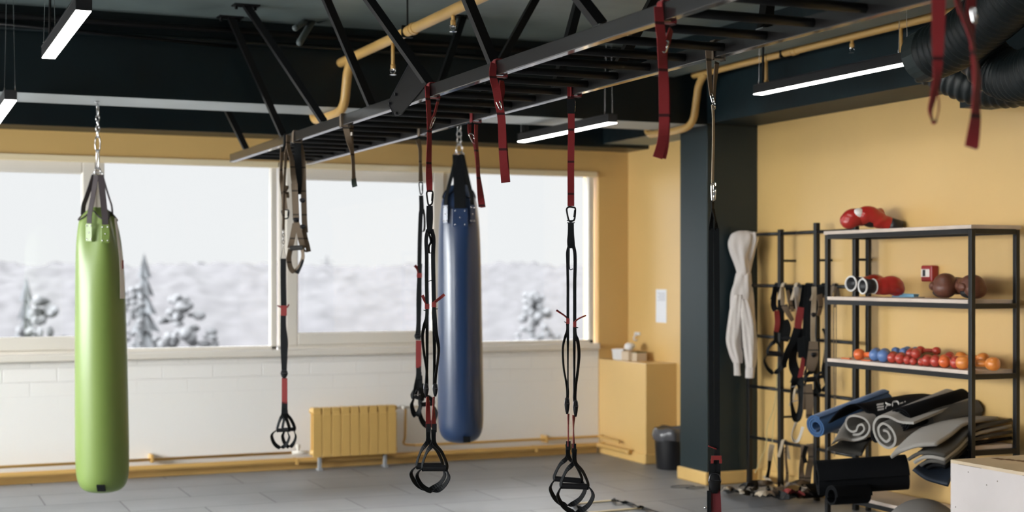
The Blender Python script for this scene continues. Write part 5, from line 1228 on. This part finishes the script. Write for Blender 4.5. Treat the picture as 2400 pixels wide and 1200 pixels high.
rack_item('thin brown skipping ropes hanging at the right end of the wall rack', 1957, TW, [('rope', TW, [(1955, 675, 60), (1954, 760, 60), (1955, 900, 60), (1956, 1070, 60)], .008), ('rope', TW, [(1960, 675, 60), (1960, 800, 60), (1958, 950, 60)], .008), ('rope', TW, [(1958, 672, 0), (1957, 690, 30), (1957, 720, 60)], .022)], name='skipping_rope', cat='rope')
rack_item('white strap looped low over the fourth rung below the black loops', 1866, TAN2, [('webbing', mat('off_white_webbing', (.55, .52, .47), .8), [(1872, 975, 0), (1862, 1000, 40), (1856, 1020, 60), (1862, 1034, 20), (1872, 1030, -40), (1882, 1000, -40)], .022)], rung=3, name='white_strap', cat='strap')
rack_item('tan strap hanging down from the lowest rung behind the heap', 1895, TW, [('webbing', TW, [(1884, 1042, 0), (1882, 1070, 20), (1878, 1100, 30), (1880, 1128, 0)], .045), ('webbing', TW, [(1898, 1040, 0), (1902, 1070, 10), (1896, 1100, 20), (1892, 1130, 0)], .05), ('webbing', BW, [(1890, 1045, 0), (1884, 1066, 20), (1888, 1085, 0)], .03)], rung=4, name='tan_strap', cat='strap')
rack_item('pale tan strap dropping from the lowest rung onto the floor heap', 1838, TAN2, [('webbing', TAN2, [(1810, 1042, 0), (1806, 1060, 20), (1804, 1080, 30)], .04), ('webbing', BW, [(1804, 1080, 20), (1802, 1100, 40), (1798, 1120, 20)], .03), ('webbing', TW, [(1840, 1048, 60), (1842, 1080, 50), (1845, 1110, 40), (1843, 1132, 10)], .03)], rung=4, name='tan_strap', cat='strap')
t0 = depth(V((5.95, 9.1, 0)))
bm = BM(); tube(bm, spline([at_t(1822, 850, t0), at_t(1819, 920, t0), at_t(1812, 960, t0), at_t(1798, 1000, t0), at_t(1796, 1040, t0), at_t(1786, 1070, t0-.05), at_t(1770, 1108, t0-.1)], 6), .004, 6); tube(bm, spline([at_t(1822, 850, t0), at_t(1821, 940, t0), at_t(1812, 1000, t0), at_t(1812, 1060, t0), at_t(1830, 1120, t0)], 6), .003, 6)
tag(obj('pale_cord', bm, mat('pale_cord', (.55, .45, .22), .6), smooth=True), 'pale yellowish cord sagging from the rack down to the floor heap', 'cord')

# heap on the floor
def fl(u, v, z=.01): return at_z(u, v, z)
random.seed(11)
heap = [('black strap lying at the left tip of the heap on the floor', BLKW, [(1700, 1140), (1725, 1146), (1760, 1148), (1800, 1152), (1840, 1156)], .05), ('white strap end lying at the left of the heap', TAN2, [(1693, 1142), (1706, 1137), (1722, 1142), (1740, 1146)], .035),
 ('tan strap coiled in the middle of the heap', TAN, [(1760, 1135), (1790, 1125), (1830, 1130), (1822, 1145), (1790, 1150)], .045), ('pale tan strap crossing the heap towards the wall', TAN2, [(1795, 1112), (1805, 1128), (1820, 1140), (1826, 1148)], .05),
 ('black strap curled over the middle of the heap', BLKW, [(1745, 1140), (1765, 1126), (1795, 1130), (1800, 1146), (1770, 1152)], .05), ('red strap piece at the right of the heap', REDK, [(1834, 1150), (1850, 1146), (1868, 1154), (1880, 1148)], .05),
 ('black strap under the red piece in the heap', BLKW, [(1815, 1150), (1850, 1158), (1880, 1150), (1900, 1146)], .06), ('tan strap lying along the wall side of the heap', TAN, [(1840, 1132), (1865, 1126), (1895, 1130), (1885, 1142)], .06),
 ('thin black loop at the back left of the heap', BLKW, [(1735, 1132), (1752, 1128), (1775, 1134), (1760, 1142)], .03), ('pale strap end sticking from the front of the heap', TAN2, [(1775, 1152), (1795, 1148), (1815, 1150)], .04)]
for i, (lb, m, P_, w) in enumerate(heap):
    z0 = .006+.010*i; pts = [fl(u, v+7, z0+(.05+.02*(i % 3))*(k % 2)+random.uniform(0, .015)) for k, (u, v) in enumerate(P_)]
    bm = BM(); S = spline(pts, 6); ribbon(bm, S, w, [V((math.sin(k*.35+i), math.cos(k*.3+i), .6*math.sin(k*.5+i))) for k in range(len(S))], .005)
    tag(obj('heaped_strap', bm, m, loc=S[0]), lb, 'strap', 'straps heaped on the floor by the rack')

# agility ladder, cable loop
t = thing('agility_ladder', 'agility ladder of yellow rungs and black straps lying on the floor under the trainer', 'agility ladder', fl(1440, 1185, 0))
SL = mat('pale_yellow_slat', (.68, .58, .36), .45)
for a, b in (((1352, 1180), (1443, 1172)), ((1372, 1202), (1508, 1190)), ((1405, 1226), (1570, 1212))):
    bm = BM(); bar(bm, fl(*a, .006), fl(*b, .006), .035, .006); obj('slat', bm, SL, t)
for P_ in ([(1436, 1170), (1443, 1173), (1470, 1179), (1492, 1186), (1506, 1191), (1530, 1197), (1560, 1206), (1590, 1216)], [(1345, 1181), (1352, 1185), (1365, 1195), (1380, 1206), (1410, 1226)]):
    bm = BM(); S = spline([fl(u, v, .006+.02*(k % 2)) for k, (u, v) in enumerate(P_)], 5); ribbon(bm, S, .032, [V((1, math.sin(k*.5), .5*math.cos(k*.6))) for k in range(len(S))], .003); obj('side_strap', bm, BLKW, t)
bm = BM()
for (u, v, r) in ((1600, 1140, .10), (1630, 1143, .08)):
    c = fl(u, v, .005); tube(bm, [c+V((r*1.0*math.cos(a), r*.5*math.sin(a), 0)) for a in [2*PI*i/28 for i in range(28)]], .003, 6, True)
tag(obj('thin_cable', bm, mat('grey_cable', (.10, .10, .10), .5), smooth=True), 'thin dark cable lying in loops on the floor at the foot of the pillar', 'cable')
